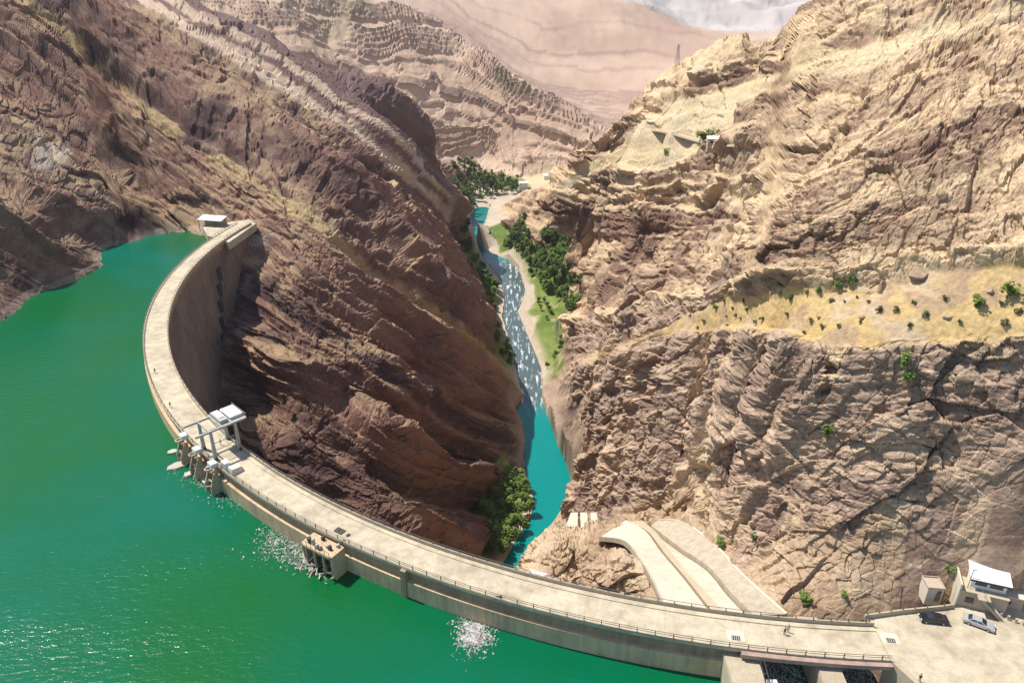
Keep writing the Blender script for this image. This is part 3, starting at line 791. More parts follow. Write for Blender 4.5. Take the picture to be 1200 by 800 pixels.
def concrete(name, col, stain, streak=True, amount=.5, rand=.04, wscale=.18):
    """weathered concrete: blotches, run-off streaks and fine grain"""
    m, nt, bs = new_mat(name)
    bs.inputs['Roughness'].default_value = .9; bs.inputs['Specular IOR Level'].default_value = .2
    g = N(nt, 'ShaderNodeNewGeometry')
    n1 = N(nt, 'ShaderNodeTexNoise'); n1.inputs['Scale'].default_value = wscale; n1.inputs['Detail'].default_value = 7; n1.inputs['Roughness'].default_value = .62
    L(nt, g.outputs['Position'], n1.inputs['Vector'])
    mp = N(nt, 'ShaderNodeMapping'); mp.inputs['Scale'].default_value = (1.1, 1.1, .07) if streak else (.5, .5, .5)
    L(nt, g.outputs['Position'], mp.inputs['Vector'])
    n2 = N(nt, 'ShaderNodeTexNoise'); n2.inputs['Scale'].default_value = .9; n2.inputs['Detail'].default_value = 6; n2.inputs['Roughness'].default_value = .6
    L(nt, mp.outputs[0], n2.inputs['Vector'])
    n3 = N(nt, 'ShaderNodeTexNoise'); n3.inputs['Scale'].default_value = 3.0; n3.inputs['Detail'].default_value = 5
    L(nt, g.outputs['Position'], n3.inputs['Vector'])
    ad = N(nt, 'ShaderNodeMath', operation='ADD'); L(nt, n1.outputs[0], ad.inputs[0]); L(nt, n2.outputs[0], ad.inputs[1])
    rp = N(nt, 'ShaderNodeMapRange'); rp.inputs[1].default_value = .85; rp.inputs[2].default_value = 1.25; rp.inputs[3].default_value = 0; rp.inputs[4].default_value = amount
    L(nt, ad.outputs[0], rp.inputs[0])
    mx = N(nt, 'ShaderNodeMix', data_type='RGBA'); mx.inputs['A'].default_value = (*col, 1); mx.inputs['B'].default_value = (*stain, 1)
    L(nt, rp.outputs[0], mx.inputs['Factor'])
    oi = N(nt, 'ShaderNodeObjectInfo')
    m2 = N(nt, 'ShaderNodeMapRange'); m2.inputs[3].default_value = 1 - rand; m2.inputs[4].default_value = 1 + rand; L(nt, oi.outputs['Random'], m2.inputs[0])
    m3 = N(nt, 'ShaderNodeMapRange'); m3.inputs[1].default_value = .3; m3.inputs[2].default_value = .7; m3.inputs[3].default_value = .9; m3.inputs[4].default_value = 1.08; L(nt, n3.outputs[0], m3.inputs[0])
    mu = N(nt, 'ShaderNodeMath', operation='MULTIPLY'); L(nt, m2.outputs[0], mu.inputs[0]); L(nt, m3.outputs[0], mu.inputs[1])
    sc = N(nt, 'ShaderNodeVectorMath', operation='SCALE'); L(nt, mx.outputs['Result'], sc.inputs[0]); L(nt, mu.outputs[0], sc.inputs['Scale'])
    L(nt, sc.outputs[0], bs.inputs['Base Color'])
    bp = N(nt, 'ShaderNodeBump'); bp.inputs['Strength'].default_value = .3; bp.inputs['Distance'].default_value = .06
    L(nt, n3.outputs[0], bp.inputs['Height']); L(nt, bp.outputs[0], bs.inputs['Normal'])
    return m
MT = dict(
    deck=concrete('deck_concrete', (.54, .465, .335), (.33, .27, .19), streak=False, amount=.9, rand=.03, wscale=.12),
    wall=concrete('dam_wall_concrete', (.60, .44, .27), (.36, .255, .16), amount=.8, rand=.06),
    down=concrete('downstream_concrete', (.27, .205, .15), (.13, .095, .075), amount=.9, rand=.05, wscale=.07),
    wall_top=concrete('dark_wall_concrete', (.36, .265, .17), (.22, .16, .11), amount=.8, rand=.06),  # upper wall band and buttress, darker brown than the wall below
    chute=concrete('spillway_concrete', (.62, .555, .435), (.45, .39, .295), streak=False, amount=.6, rand=.0, wscale=.3),
    pier=concrete('pier_concrete', (.45, .38, .27), (.33, .27, .19), amount=.6),
    chute_wall=concrete('chute_wall_concrete', (.47, .40, .30), (.30, .25, .18), amount=.7, rand=.0, wscale=.4),
    divider=concrete('divider_concrete', (.48, .39, .27), (.36, .285, .195), amount=.5, rand=.0),
    white=plain('white_paint', (.72, .71, .68), .6, .4, .06, 1.5),
    roof=plain('white_metal_roof', (.68, .69, .71), .45, .5, .06, .6),
    steel=plain('grey_steel', (.38, .37, .33), .55, .5, .12, 1.2),
    dark=plain('dark_steel', (.055, .05, .048), .6, .4, .2, 1.5),
    rust=plain('rusty_steel', (.27, .155, .075), .85, .2, .35, 1.8),
    girder=plain('faded_red_girder', (.36, .255, .205), .8, .2, .2, .7),
    post=plain('railing_steel', (.14, .12, .10), .6, .4, .1, 2),
    plaster=concrete('dusty_plaster', (.50, .40, .31), (.36, .27, .205), amount=.5),
    cream=concrete('cream_plaster', (.62, .55, .44), (.48, .41, .32), amount=.4),
    glass=plain('window_glass', (.03, .035, .045), .12, .6, .1, 1),
    asphalt=plain('hatch_iron', (.075, .065, .052), .85, .2, .2, 2),
    bark=plain('bark', (.13, .095, .065), .95, .1, .25, 3),
    debris=plain('litter_and_glint', (.38, .355, .33), .9, .1, .6, 1.2),  # shared by litter and by the flakes that imitate glitter in the bays
    slab=concrete('broken_slab', (.48, .43, .36), (.34, .29, .24), amount=.5, streak=False),
    skin=plain('skin', (.42, .26, .18), .6, .3, .05, 5),
    tyre=plain('tyre_rubber', (.02, .02, .02), .9, .2, .1, 8),
    rim=plain('wheel_rim', (.42, .42, .43), .35, .5, .1, 8, metal=.6),
)

# ---------------------------------------------------------------- water
def water_material(name, stops, rough, wave, strength, glint=0.0, foam=None):
    m, nt, bs = new_mat(name)
    bs.inputs['Roughness'].default_value = rough; bs.inputs['IOR'].default_value = 1.33
    g = N(nt, 'ShaderNodeNewGeometry')
    n1 = N(nt, 'ShaderNodeTexNoise'); n1.inputs['Scale'].default_value = .0085; n1.inputs['Detail'].default_value = 4; n1.inputs['Distortion'].default_value = .6
    L(nt, g.outputs['Position'], n1.inputs['Vector'])
    cr = N(nt, 'ShaderNodeValToRGB'); cr.color_ramp.elements.remove(cr.color_ramp.elements[0])
    for i, (p, c) in enumerate(stops):
        e = cr.color_ramp.elements[0] if i == 0 else cr.color_ramp.elements.new(p)
        e.position = p; e.color = (*c, 1)
    L(nt, n1.outputs[0], cr.inputs[0])
    mp = N(nt, 'ShaderNodeMapping'); mp.inputs['Rotation'].default_value = (0, 0, math.radians(-25)); mp.inputs['Scale'].default_value = (.55, 1.3, 1)
    L(nt, g.outputs['Position'], mp.inputs['Vector'])
    w1 = N(nt, 'ShaderNodeTexNoise'); w1.inputs['Scale'].default_value = 1 / wave; w1.inputs['Detail'].default_value = 4; w1.inputs['Roughness'].default_value = .62
    L(nt, mp.outputs[0], w1.inputs['Vector'])
    bp = N(nt, 'ShaderNodeBump'); bp.inputs['Distance'].default_value = wave * .35
    # gusts ruffle some stretches more than others
    mpg = N(nt, 'ShaderNodeMapping'); mpg.inputs['Rotation'].default_value = (0, 0, math.radians(12)); mpg.inputs['Scale'].default_value = (.012, .05, 1)
    L(nt, g.outputs['Position'], mpg.inputs['Vector'])
    gu = N(nt, 'ShaderNodeTexNoise'); gu.inputs['Scale'].default_value = 1.0; gu.inputs['Detail'].default_value = 3
    L(nt, mpg.outputs[0], gu.inputs['Vector'])
    gm = N(nt, 'ShaderNodeMapRange'); gm.inputs[1].default_value = .42; gm.inputs[2].default_value = .68; gm.inputs[3].default_value = strength * .8; gm.inputs[4].default_value = strength * 1.2
    L(nt, gu.outputs[0], gm.inputs[0]); L(nt, gm.outputs[0], bp.inputs['Strength'])
    L(nt, w1.outputs[0], bp.inputs['Height']); L(nt, bp.outputs[0], bs.inputs['Normal'])
    col = cr.outputs[0]
    if foam:
        col = foam(nt, g, col, bs)
    L(nt, col, bs.inputs['Base Color'])
    return m
LAKE_M = water_material('lake_water', [(.34, (.004, .098, .012)), (.48, (.0, .105, .040)), (.60, (.0, .122, .078))], .18, 1.4, .37)
def river_foam(nt, g, col, bs):
    sp = N(nt, 'ShaderNodeSeparateXYZ'); L(nt, g.outputs['Position'], sp.inputs[0])
    # calm pools near the dam and at the upper weir, rapids between
    r1 = N(nt, 'ShaderNodeMapRange', interpolation_type='SMOOTHSTEP'); r1.inputs[1].default_value = 405; r1.inputs[2].default_value = 440; L(nt, sp.outputs[1], r1.inputs[0])
    r2 = N(nt, 'ShaderNodeMapRange', interpolation_type='SMOOTHSTEP'); r2.inputs[1].default_value = 735; r2.inputs[2].default_value = 690; L(nt, sp.outputs[1], r2.inputs[0])
    rap = N(nt, 'ShaderNodeMath', operation='MULTIPLY'); L(nt, r1.outputs[0], rap.inputs[0]); L(nt, r2.outputs[0], rap.inputs[1])
    dk = N(nt, 'ShaderNodeMix', data_type='RGBA'); dk.inputs['B'].default_value = (.075, .11, .11, 1); L(nt, rap.outputs[0], dk.inputs['Factor']); L(nt, col, dk.inputs['A'])
    mp = N(nt, 'ShaderNodeMapping'); mp.inputs['Scale'].default_value = (.34, .055, 1); L(nt, g.outputs['Position'], mp.inputs['Vector'])
    n = N(nt, 'ShaderNodeTexNoise'); n.inputs['Scale'].default_value = 1.0; n.inputs['Detail'].default_value = 7; n.inputs['Roughness'].default_value = .7; L(nt, mp.outputs[0], n.inputs['Vector'])
    mr = N(nt, 'ShaderNodeMapRange'); mr.inputs[1].default_value = .53; mr.inputs[2].default_value = .64; L(nt, n.outputs[0], mr.inputs[0])
    mu = N(nt, 'ShaderNodeMath', operation='MULTIPLY'); L(nt, mr.outputs[0], mu.inputs[0]); L(nt, rap.outputs[0], mu.inputs[1])
    fm = N(nt, 'ShaderNodeMix', data_type='RGBA'); fm.inputs['B'].default_value = (.75, .77, .78, 1); L(nt, mu.outputs[0], fm.inputs['Factor']); L(nt, dk.outputs['Result'], fm.inputs['A'])
    ro = N(nt, 'ShaderNodeMapRange'); ro.inputs[3].default_value = .15; ro.inputs[4].default_value = .9; L(nt, mu.outputs[0], ro.inputs[0]); L(nt, ro.outputs[0], bs.inputs['Roughness'])
    return fm.outputs['Result']
RIVER_M = water_material('river_water', [(.35, (.0, .165, .150)), (.65, (.0, .21, .195))], .15, 1.8, .22, foam=river_foam)

def sheet(name, pts, z, mat):
    me = bpy.data.meshes.new(name)
    me.from_pydata([(p[0], p[1], z) for p in pts], [], [tuple(range(len(pts)))])
    me.materials.append(mat)
    if me.polygons[0].normal.z < 0: me.flip_normals()
    return tag(place(name, me), kind='structure')
arc_out = [dam_pt(math.radians(a), 3.6 if a < 260.9 else -4.6)[:2] for a in np.arange(168.0, 267.6, .9)]
sheet('lake_water', [(-520, 420), (-150, 372), (-142, 352)] + arc_out + [(65.5, 92), (65.5, 89), (68, 83), (80, 55), (92, 10), (92, -260), (-520, -260)], LAKE_Z, LAKE_M)
sheet('river_water', [(p[0], p[1]) for p in riv_poly], RIV_Z, RIVER_M)

# ---------------------------------------------------------------- the dam
def px_ang(px, py, z=0.0):
    p = on_z(px, py, z); return math.atan2(p.y - DC[1], p.x - DC[0]) % (2 * math.pi)
A0, A1 = math.radians(168.0), math.radians(267.6)
dam = tag(empty('arch_dam', dam_pt(math.radians(225), 0, -165)), 'tall curved concrete arch dam with a pale road along its crest', 'dam')
dam_off = Vector(dam.location)
def dam_part(mb, name, mat, smooth=False, parent=None):
    mb.v = [tuple(Vector(v) - dam_off) for v in mb.v]
    return mb.build(name, mat, parent or dam, smooth)
def arc_band(prof, a0, a1, n):
    """closed profile of (offset, z) swept along the crest"""
    mb = MB()
    mb.loft([[dam_pt(a0 + (a1 - a0) * k / n, o, z) for o, z in prof] for k in range(n + 1)])
    return mb
NB = 29
da = (A1 - A0) / NB
inner = [(-3.2, -.55), (-4.2, -14), (-7.5, -40), (-13, -80), (-19, -120), (-26, -170)]
for b in range(NB):
    a, c = A0 + b * da + 0.00006, A0 + (b + 1) * da - 0.00006
    zt_ = -3.1 if b < NB - 2 else -14.0        # the last two blocks are cut down for the spillway bays
    dam_part(arc_band([(4.25, zt_), (4.25, -60), (0, -60), (0, zt_)], a, c, 5), 'concrete_block', MT['wall'])
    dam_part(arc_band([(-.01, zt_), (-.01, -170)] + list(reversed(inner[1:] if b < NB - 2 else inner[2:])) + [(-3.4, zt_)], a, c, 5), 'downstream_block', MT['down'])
    if b < NB - 2:
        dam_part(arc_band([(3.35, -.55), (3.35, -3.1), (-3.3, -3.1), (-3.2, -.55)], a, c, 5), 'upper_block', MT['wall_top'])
    dam_part(arc_band([(3.95, -.55), (3.95, 0), (-3.95, 0), (-3.95, -.55)], a, c, 5), 'road_panel', MT['deck'])
    dam_part(arc_band([(3.93, .004), (3.93, .22), (3.6, .22), (3.6, .004)], a, c, 5), 'kerb', MT['pier'])
    dam_part(arc_band([(-2.55, .004), (-2.55, .20), (-3.52, .20), (-3.52, .004)], a, c, 5), 'walkway_slab', MT['deck'])
    dam_part(arc_band([(-3.62, .004), (-3.62, .95), (-3.93, .95), (-3.93, .004)], a, c, 5), 'parapet', MT['pier'])
# railing posts on both edges and the rails that link them
post_me = MB().box(-.07, .07, -.07, .07, 0, 1.05).mesh('railing_post', MT['post'])
posts = []
for k in range(116):
    a = A0 + (A1 - A0) * (k + .5) / 116
    posts.append((a, 3.77, .22))
    posts.append((a, -3.78, .95))
for a, o, z in posts:
    p = place('railing_post', post_me, dam, dam_pt(a, o, z) - dam_off, a)
    if o < 0: p.scale = (1, 1, .62)
for o, z in ((3.77, 1.22), (3.77, .74), (-3.78, 1.58)):
    dam_part(arc_band([(o + .04, z), (o + .04, z + .07), (o - .04, z + .07), (o - .04, z)], A0, A1, 140), 'rail', MT['post'])
# dark plates standing in for the deep shade of a gap beside the downstream face
for i in range(14):
    a = math.radians(178.5 + i * 1.15); z = -12 - i * 6.2
    off = np.interp(-z, [-q[1] for q in inner], [q[0] for q in inner])
    dam_part(MB().box(-.25, .35, -2.0, 2.0, -3.1, 3.1, Matrix.Translation(dam_pt(a, off - .1, z)) @ Matrix.Rotation(a, 4, 'Z')), 'gap_shade_plate', MT['dark'])

# buttress on the water side near the middle of the crest
a = px_ang(474, 665)
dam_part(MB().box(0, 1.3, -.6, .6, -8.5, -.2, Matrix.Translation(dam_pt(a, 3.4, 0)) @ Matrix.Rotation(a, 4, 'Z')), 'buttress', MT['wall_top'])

# widened yard where the crest meets the left bank
yard = [on_z(*p) for p in ((243, 276), (236, 264), (262, 261), (292, 257), (300, 262), (284, 273), (268, 284))]
yo = tag(MB().prism([(p.x, p.y) for p in yard], -3.5, -.012).build('abutment_yard', MT['deck']), kind='structure')

# plaza at the right end of the crest, cast in bays
PLZ = [Vector((p[0], p[1], 0)) for p in PLAZA]
plaza = tag(MB().prism(PLAZA, -3.0, -.03).build('plaza', MT['deck']), kind='structure')
from mathutils.geometry import intersect_line_line_2d
def clip_poly(poly, a, b, c):      # keep a*x + b*y <= c
    out = []
    for i in range(len(poly)):
        p, q = poly[i], poly[(i + 1) % len(poly)]
        fp, fq = a * p[0] + b * p[1] - c, a * q[0] + b * q[1] - c
        if fp <= 0: out.append(p)
        if fp * fq < 0:
            t = fp / (fp - fq); out.append((p[0] + t * (q[0] - p[0]), p[1] + t * (q[1] - p[1])))
    return out
th = math.radians(-38)
ux, uy = math.cos(th), math.sin(th)
for i in range(-3, 9):
    for j in range(-3, 8):
        s0, t0 = 60 * ux + 95 * uy + i * 13.0, -60 * uy + 95 * ux + j * 11.0
        pl = [tuple(p) for p in PLAZA]
        for (aa, bb, cc) in ((-ux, -uy, -s0 - .025), (ux, uy, s0 + 13 - .025), (uy, -ux, -t0 - .025), (-uy, ux, t0 + 11 - .025)):
            pl = clip_poly(pl, aa, bb, cc)
            if len(pl) < 3: break
        if len(pl) >= 3:
            area = abs(sum(pl[k][0] * pl[(k + 1) % len(pl)][1] - pl[(k + 1) % len(pl)][0] * pl[k][1] for k in range(len(pl)))) / 2
            if area > .5: MB().prism(pl, -.028, 0.0).build('paving_bay', MT['deck'], plaza)

# ---------------------------------------------------------------- spillway: bridge, piers, gates
spw = tag(empty('spillway_bridge', (52, 90, -7)), 'spillway bridge with faded red girder over two gated bays', 'bridge')
so = Vector(spw.location)
def sp_part(mb, name, mat, par=None):
    mb.v = [tuple(Vector(v) - so) for v in mb.v]
    return mb.build(name, mat, par or spw)
a0, a1 = px_ang(868, 757), A1
sp_part(arc_band([(4.75, -1.15), (4.75, -.25), (4.0, -.25), (4.0, -1.15)], a0, a1, 16), 'girder', MT['girder'])
sp_part(arc_band([(4.95, -.25), (4.95, -.05), (4.0, -.05), (4.0, -.25)], a0, a1, 16), 'girder_flange', MT['girder'])
def slopier(x0, x1, name):
    mb = MB()
    mb.add([(x0, 60, -20), (x1, 60, -20), (x1, 100.5, -20), (x0, 100.5, -20), (x0 + .2, 60, -4.0), (x1 - .2, 60, -4.0), (x1 - .2, 87.5, -1.6), (x0 + .2, 87.5, -1.6), (x0, 100.0, -1.56), (x1, 100.0, -1.56), (x0, 100.5, -20), (x1, 100.5, -20)],
           [(4, 5, 6, 7), (7, 6, 9, 8), (0, 1, 5, 4), (0, 4, 7, 8, 3), (1, 2, 9, 6, 5), (3, 8, 9, 2), (0, 3, 2, 1)])
    return sp_part(mb, name, MT['pier'])
slopier(37.4, 43.4, 'pier'); slopier(53.0, 57.2, 'pier')
for x0, x1 in ((43.6, 52.9), (57.3, 65.0)):
    g = sp_part(MB().box(x0, x1, 99.05, 99.3, -15, -2.6), 'gate', MT['dark'])
    for k in range(3):
        sp_part(MB().box(x0, x1, 98.8, 99.048, -4.2 - 1.7 * k, -3.95 - 1.7 * k), 'gate_rib', MT['dark'], g)
# inclined hoist on the first pier
sp_part(MB().bar((43.0, 84.0, -1.6), (42.4, 87.6, 1.2), .12).bar((43.7, 84.0, -1.6), (43.1, 87.6, 1.2), .12).bar((43.0, 84.0, -1.6), (43.7, 84.0, -1.6), .1).bar((42.7, 86, 0), (43.4, 86, 0), .1), 'hoist_ladder', MT['dark'])
sp_part(MB().box(43.5, 45.2, 85.2, 86.3, -2.3, -1.7), 'hoist_cover', MT['white'])
rw = tag(MB().add([(65.1, 89.4, -20), (66.2, 89.4, -20), (69.0, 83.6, -20), (80.5, 59.8, -20), (79.2, 59.8, -20), (67.8, 83.4, -20), (65.1, 89.4, .05), (66.2, 89.4, .05), (69.0, 83.6, .05), (80.5, 59.8, .05), (79.2, 59.8, .05), (67.8, 83.4, .05)],
      [(6, 7, 8, 11), (11, 8, 9, 10), (0, 1, 7, 6), (1, 2, 8, 7), (2, 3, 9, 8), (3, 4, 10, 9), (4, 5, 11, 10), (5, 0, 6, 11), (5, 2, 1, 0), (4, 3, 2, 5)]).build('spillway_side_wall', MT['pier']),
      'slanting concrete side wall between the right spillway bay and the plaza', 'wall')

# ---------------------------------------------------------------- the two ski-jump chutes below
chute = tag(empty('spillway_chute', eD[10] - Vector((0, 0, 12))), 'pair of pale curved concrete ski-jump chutes below the crest', 'spillway')
co = Vector(chute.location)
def strip(e0, e1, name, mat, thick=1.2, dz0=0.0, dz1=0.0):
    mb = MB(); rings = []
    for p, q in zip(e0, e1):
        p = p + Vector((0, 0, dz0)) - co; q = q + Vector((0, 0, dz1)) - co
        m = (p + q) / 2
        rings.append([p, m, q, q - Vector((0, 0, thick)), p - Vector((0, 0, thick))])
    return mb.loft(rings).build(name, mat, chute, False)
strip(eA, [p + Vector((-.35, 0, 0)) for p in eB], 'left_channel_floor', MT['chute'], 1.2)
strip([p + Vector((.75, 0, -.6)) for p in eB], eC, 'divider_wall', MT['divider'], 5, .0, .9)
strip([p + Vector((.05, 0, 0)) for p in eC], [p + Vector((-.45, 0, 0)) for p in eD], 'right_channel_floor', MT['chute'], 1.2, -.3, -1.0)
strip(eD, eE, 'right_side_wall', MT['chute_wall'], 6, .25, 0)
strip([p + Vector((-.45, 0, .0)) for p in eA], [p + Vector((-.02, 0, 0)) for p in eA], 'left_edge_wall', MT['chute_wall'], 1.6, .25, .25)
strip([p + Vector((-.1, 0, 0)) for p in eE], [p + Vector((.5, .2, 0)) for p in eE], 'right_wall_coping', MT['chute'], 3.0, .3, .3)

# three outlet fins beside the pool
fins = tag(empty('outlet_structure', at_y(684, 622, 186)), 'three pale tapered concrete fins in a row above the turquoise pool', 'outlet')
fo = Vector(fins.location)
for k, (x0, x1, xb0, xb1) in enumerate(((669, 677, 660, 677), (680, 688, 681, 690), (692, 699, 694, 704))):
    t0, t1 = at_y(x0, 600, 199), at_y(x1, 600, 199)
    b0, b1 = at_y(xb0, 626, 184), at_y(xb1, 626, 184)
    dn = Vector((0, 0, -10)); bk = Vector((0, 3.0, -2))
    MB().add([v - fo for v in (b0, b1, t1, t0, b0 + dn, b1 + dn, t1 + bk + dn, t0 + bk + dn)], [(0, 1, 2, 3), (4, 7, 6, 5), (0, 4, 5, 1), (1, 5, 6, 2), (2, 6, 7, 3), (3, 7, 4, 0)]).build('fin', MT['chute'], fins)

# ---------------------------------------------------------------- gantry crane over the intake
ga0, ga1 = math.radians(224.7), math.radians(226.5)
gm_ = (ga0 + ga1) / 2
gan = tag(empty('gantry_crane', dam_pt(gm_, 0, 0), gm_), 'grey steel gantry crane straddling the dam road above the water intakes', 'crane')
HW = 3.3          # half distance between the two frames
GH = 8.2
MB().box(-6.4, 6.6, -HW - .22, -HW + .22, GH - .35, GH + .15).build('main_beam', MT['steel'], gan)
MB().box(-6.4, 6.6, HW - .22, HW + .22, GH - .35, GH + .15).build('main_beam', MT['steel'], gan)
for x in (-6.2, -3.4, 3.1):
    MB().box(x - .15, x + .15, -HW + .23, HW - .23, GH - .30, GH + .05).build('cross_beam', MT['steel'], gan)
for x in (-3.35, 2.9):
    for y in (-HW, HW):
        MB().loft([[(x - .45, y - .3, .25), (x + .45, y - .3, .25), (x + .45, y + .3, .25), (x - .45, y + .3, .25)],
                   [(x - .3, y - .24, GH - .36), (x + .3, y - .24, GH - .36), (x + .3, y + .24, GH - .36), (x - .3, y + .24, GH - .36)]]).build('leg', MT['steel'], gan)
        MB().box(x - .35, x + .35, y - .8, y + .8, .21, .6).build('wheel_bogie', MT['dark'], gan)
MB().box(-6.3, .2, -HW - .5, HW + .5, GH + .152, GH + .30).build('platform', MT['steel'], gan)
h1 = MB().box(-5.9, -2.9, -2.9, 2.2, GH + .302, GH + 1.0).build('machine_house', MT['white'], gan)
MB().box(-6.1, -2.7, -3.1, 2.4, GH + 1.002, GH + 1.12).build('house_roof', MT['white'], h1)
h2 = MB().box(-2.2, -.1, -3.0, 2.6, GH + .302, GH + 1.25).build('winch_housing', MT['steel'], gan)
MB().box(-1.9, -.5, -2.6, 1.2, GH + 1.252, GH + 1.45).build('winch_lid', MT['white'], h2)
for i in range(8):
    x = -6.25 + .0 * i; y = -3.6 + i * 1.03
    MB().box(x - .04, x + .04, y - .04, y + .04, GH + .302, GH + 1.25).build('guard_post', MT['steel'], gan)
MB().box(-6.29, -6.21, -3.7, 3.7, GH + 1.252, GH + 1.33).build('guard_rail', MT['steel'], gan)
MB().bar((-3.35, -HW + .1, 4.6), (2.9, -HW + .1, 4.6), .13).build('tie_rod', MT['steel'], gan)
MB().bar((-3.35, HW - .1, 4.6), (2.9, HW - .1, 4.6), .13).build('tie_rod', MT['steel'], gan)

# intake towers with rusty trash racks on the water side
def intake(ang, label):
    t = tag(empty('intake_tower', dam_pt(ang, 4.3, LAKE_Z - 3), ang), label, 'intake', 'intake towers on the water side of the crest')
    zt = -LAKE_Z + 3
    rq = random.Random(int(ang * 1000))
    for y in (-1.9, 1.9):
        MB().add([(0, y - .22, -4), (3.2, y - .22, -4), (3.2, y + .22, -4), (0, y + .22, -4), (0, y - .22, zt - .3), (1.3, y - .22, zt - .9), (1.3, y + .22, zt - .9), (0, y + .22, zt - .3), (2.9, y - .2, zt - 4.6), (2.9, y + .2, zt - 4.6)],
                 [(0, 3, 2, 1), (4, 5, 6, 7), (0, 1, 8, 5, 4), (3, 7, 6, 9, 2), (1, 2, 9, 8), (5, 8, 9, 6), (0, 4, 7, 3)]).build('side_pillar', MT['pier'], t)
    rk = MB().add([(.2, -1.66, -4), (3.0, -1.66, -4), (3.0, 1.66, -4), (.2, 1.66, -4), (.2, -1.66, zt - 1.4), (1.2, -1.66, zt - 1.6), (1.2, 1.66, zt - 1.6), (.2, 1.66, zt - 1.4)], [(0, 3, 2, 1), (4, 5, 6, 7), (0, 1, 5, 4), (1, 2, 6, 5), (2, 3, 7, 6), (3, 0, 4, 7)]).build('trash_rack', MT['rust'], t)
    for k in range(9):
        y = -1.5 + k * .375
        MB().bar((3.12, y, -4), (1.32, y, zt - 1.5), .06, 4).build('rack_bar', MT['post'] if k % 2 else MT['rust'], rk)
    for k in range(3):
        f = (k + .5) / 3
        MB().box(3.15 - 1.75 * f, 3.45 - 1.75 * f, -2.05, 2.05, -1.2 + (zt - 1.0) * f, -.95 + (zt - 1.0) * f).build('walkway_beam', MT['pier'], t)
    for k in range(14):                     # driftwood and snags caught on the rack
        f = rq.uniform(.25, .95); y = rq.uniform(-1.9, 1.9)
        c0 = Vector((3.4 - 1.8 * f, y, -2 + zt * f)); dv = Vector((rq.uniform(-.5, .9), rq.uniform(-1.2, 1.2), rq.uniform(-.8, .8)))
        MB().bar(c0 - dv, c0 + dv, rq.uniform(.06, .15), 5).build('driftwood', MT['slab'] if rq.random() < .6 else MT['bark'], t)
    MB().box(-.6, 1.3, -1.3, 1.3, zt + .24, zt + 1.5).build('hoist_box', MT['white'], t)
    rg = MB()
    n = 14
    rg.loft([[Vector((1.9 + .9 * math.cos(2 * math.pi * k / n) + dr * math.cos(2 * math.pi * k / n), .9 * math.sin(2 * math.pi * k / n) + dr * math.sin(2 * math.pi * k / n), zt + dz)) for dr, dz in ((-.18, -.2), (.18, -.2), (.18, .25), (-.18, .25))] for k in range(n + 1)], caps=False)
    rg.build('air_vent_ring', MT['pier'], t)
    t.scale = (.85, .8, .95)
    return t
intake(math.radians(222.3), 'intake tower with rusty rack farthest up the lake beside the crane')
intake(math.radians(224.6), 'middle intake tower with rusty rack below the crane beams')
intake(math.radians(226.9), 'intake tower with rusty rack nearest the viewer beside the crane')
# block of concrete and control cabinet on the road by the crane
b = tag(MB().add([(-1.6, -1.3, 0), (1.6, -1.3, 0), (1.6, 1.3, 0), (-1.6, 1.3, 0), (-1.2, -1.0, 1.3), (1.3, -1.0, 1.5), (1.3, 1.0, 1.5), (-1.2, 1.0, 1.3)], [(0, 3, 2, 1), (4, 5, 6, 7), (0, 1, 5, 4), (1, 2, 6, 5), (2, 3, 7, 6), (3, 0, 4, 7)]).build('tarpaulin_covered_block', MT['cream']), 'cream covered block on the road at the foot of the gantry crane', 'block')
b.location = dam_pt(math.radians(228.6), 2.0, .004); b.rotation_euler = (0, 0, math.radians(228.6))
tag(MB().box(-.6, .6, -.9, .9, .23, 2.0, Matrix.Translation(dam_pt(math.radians(227.9), 3.0, 0)) @ Matrix.Rotation(math.radians(227.9), 4, 'Z')).box(-.7, .7, -1.0, 1.0, 2.002, 2.12, Matrix.Translation(dam_pt(math.radians(227.9), 3.0, 0)) @ Matrix.Rotation(math.radians(227.9), 4, 'Z')).build('control_cabinet', MT['white']), 'tall white control cabinet at the upstream kerb by the crane', 'cabinet')

# broken slabs that lie half sunk at the foot of the intakes
def slab(name, px, py, sx, sy, tilt, rz, label):
    p = on_z(px, py, LAKE_Z)
    mb = MB(); r = random.Random(px)
    n = 7
    ring = [(sx * math.cos(2 * math.pi * k / n) * r.uniform(.75, 1.1), sy * math.sin(2 * math.pi * k / n) * r.uniform(.75, 1.1)) for k in range(n)]
    mb.loft([[(x * 1.0, y * 1.0, -.5) for x, y in ring], [(x, y, .25) for x, y in ring], [(x * .9, y * .9, .4) for x, y in ring]])
    o = mb.build(name, MT['slab']); o.location = p + Vector((0, 0, .15)); o.rotation_euler = (tilt, -tilt * .6, rz)
    return tag(o, label, 'slab', 'broken slabs below the intakes')
slab('broken_slab', 209, 546, 3.0, 1.7, .12, .5, 'largest pale broken slab lying in the water left of the intakes')
slab('broken_slab', 222, 556, 1.9, 1.2, -.1, 1.2, 'small broken slab in the water below the largest slab')
slab('broken_slab', 240, 563, 2.6, .9, .15, -.9, 'narrow broken slab in the water below the nearest intake tower')
slab('broken_slab', 203, 530, 1.5, 1.0, .2, .2, 'small broken slab at the foot of the farthest intake tower')

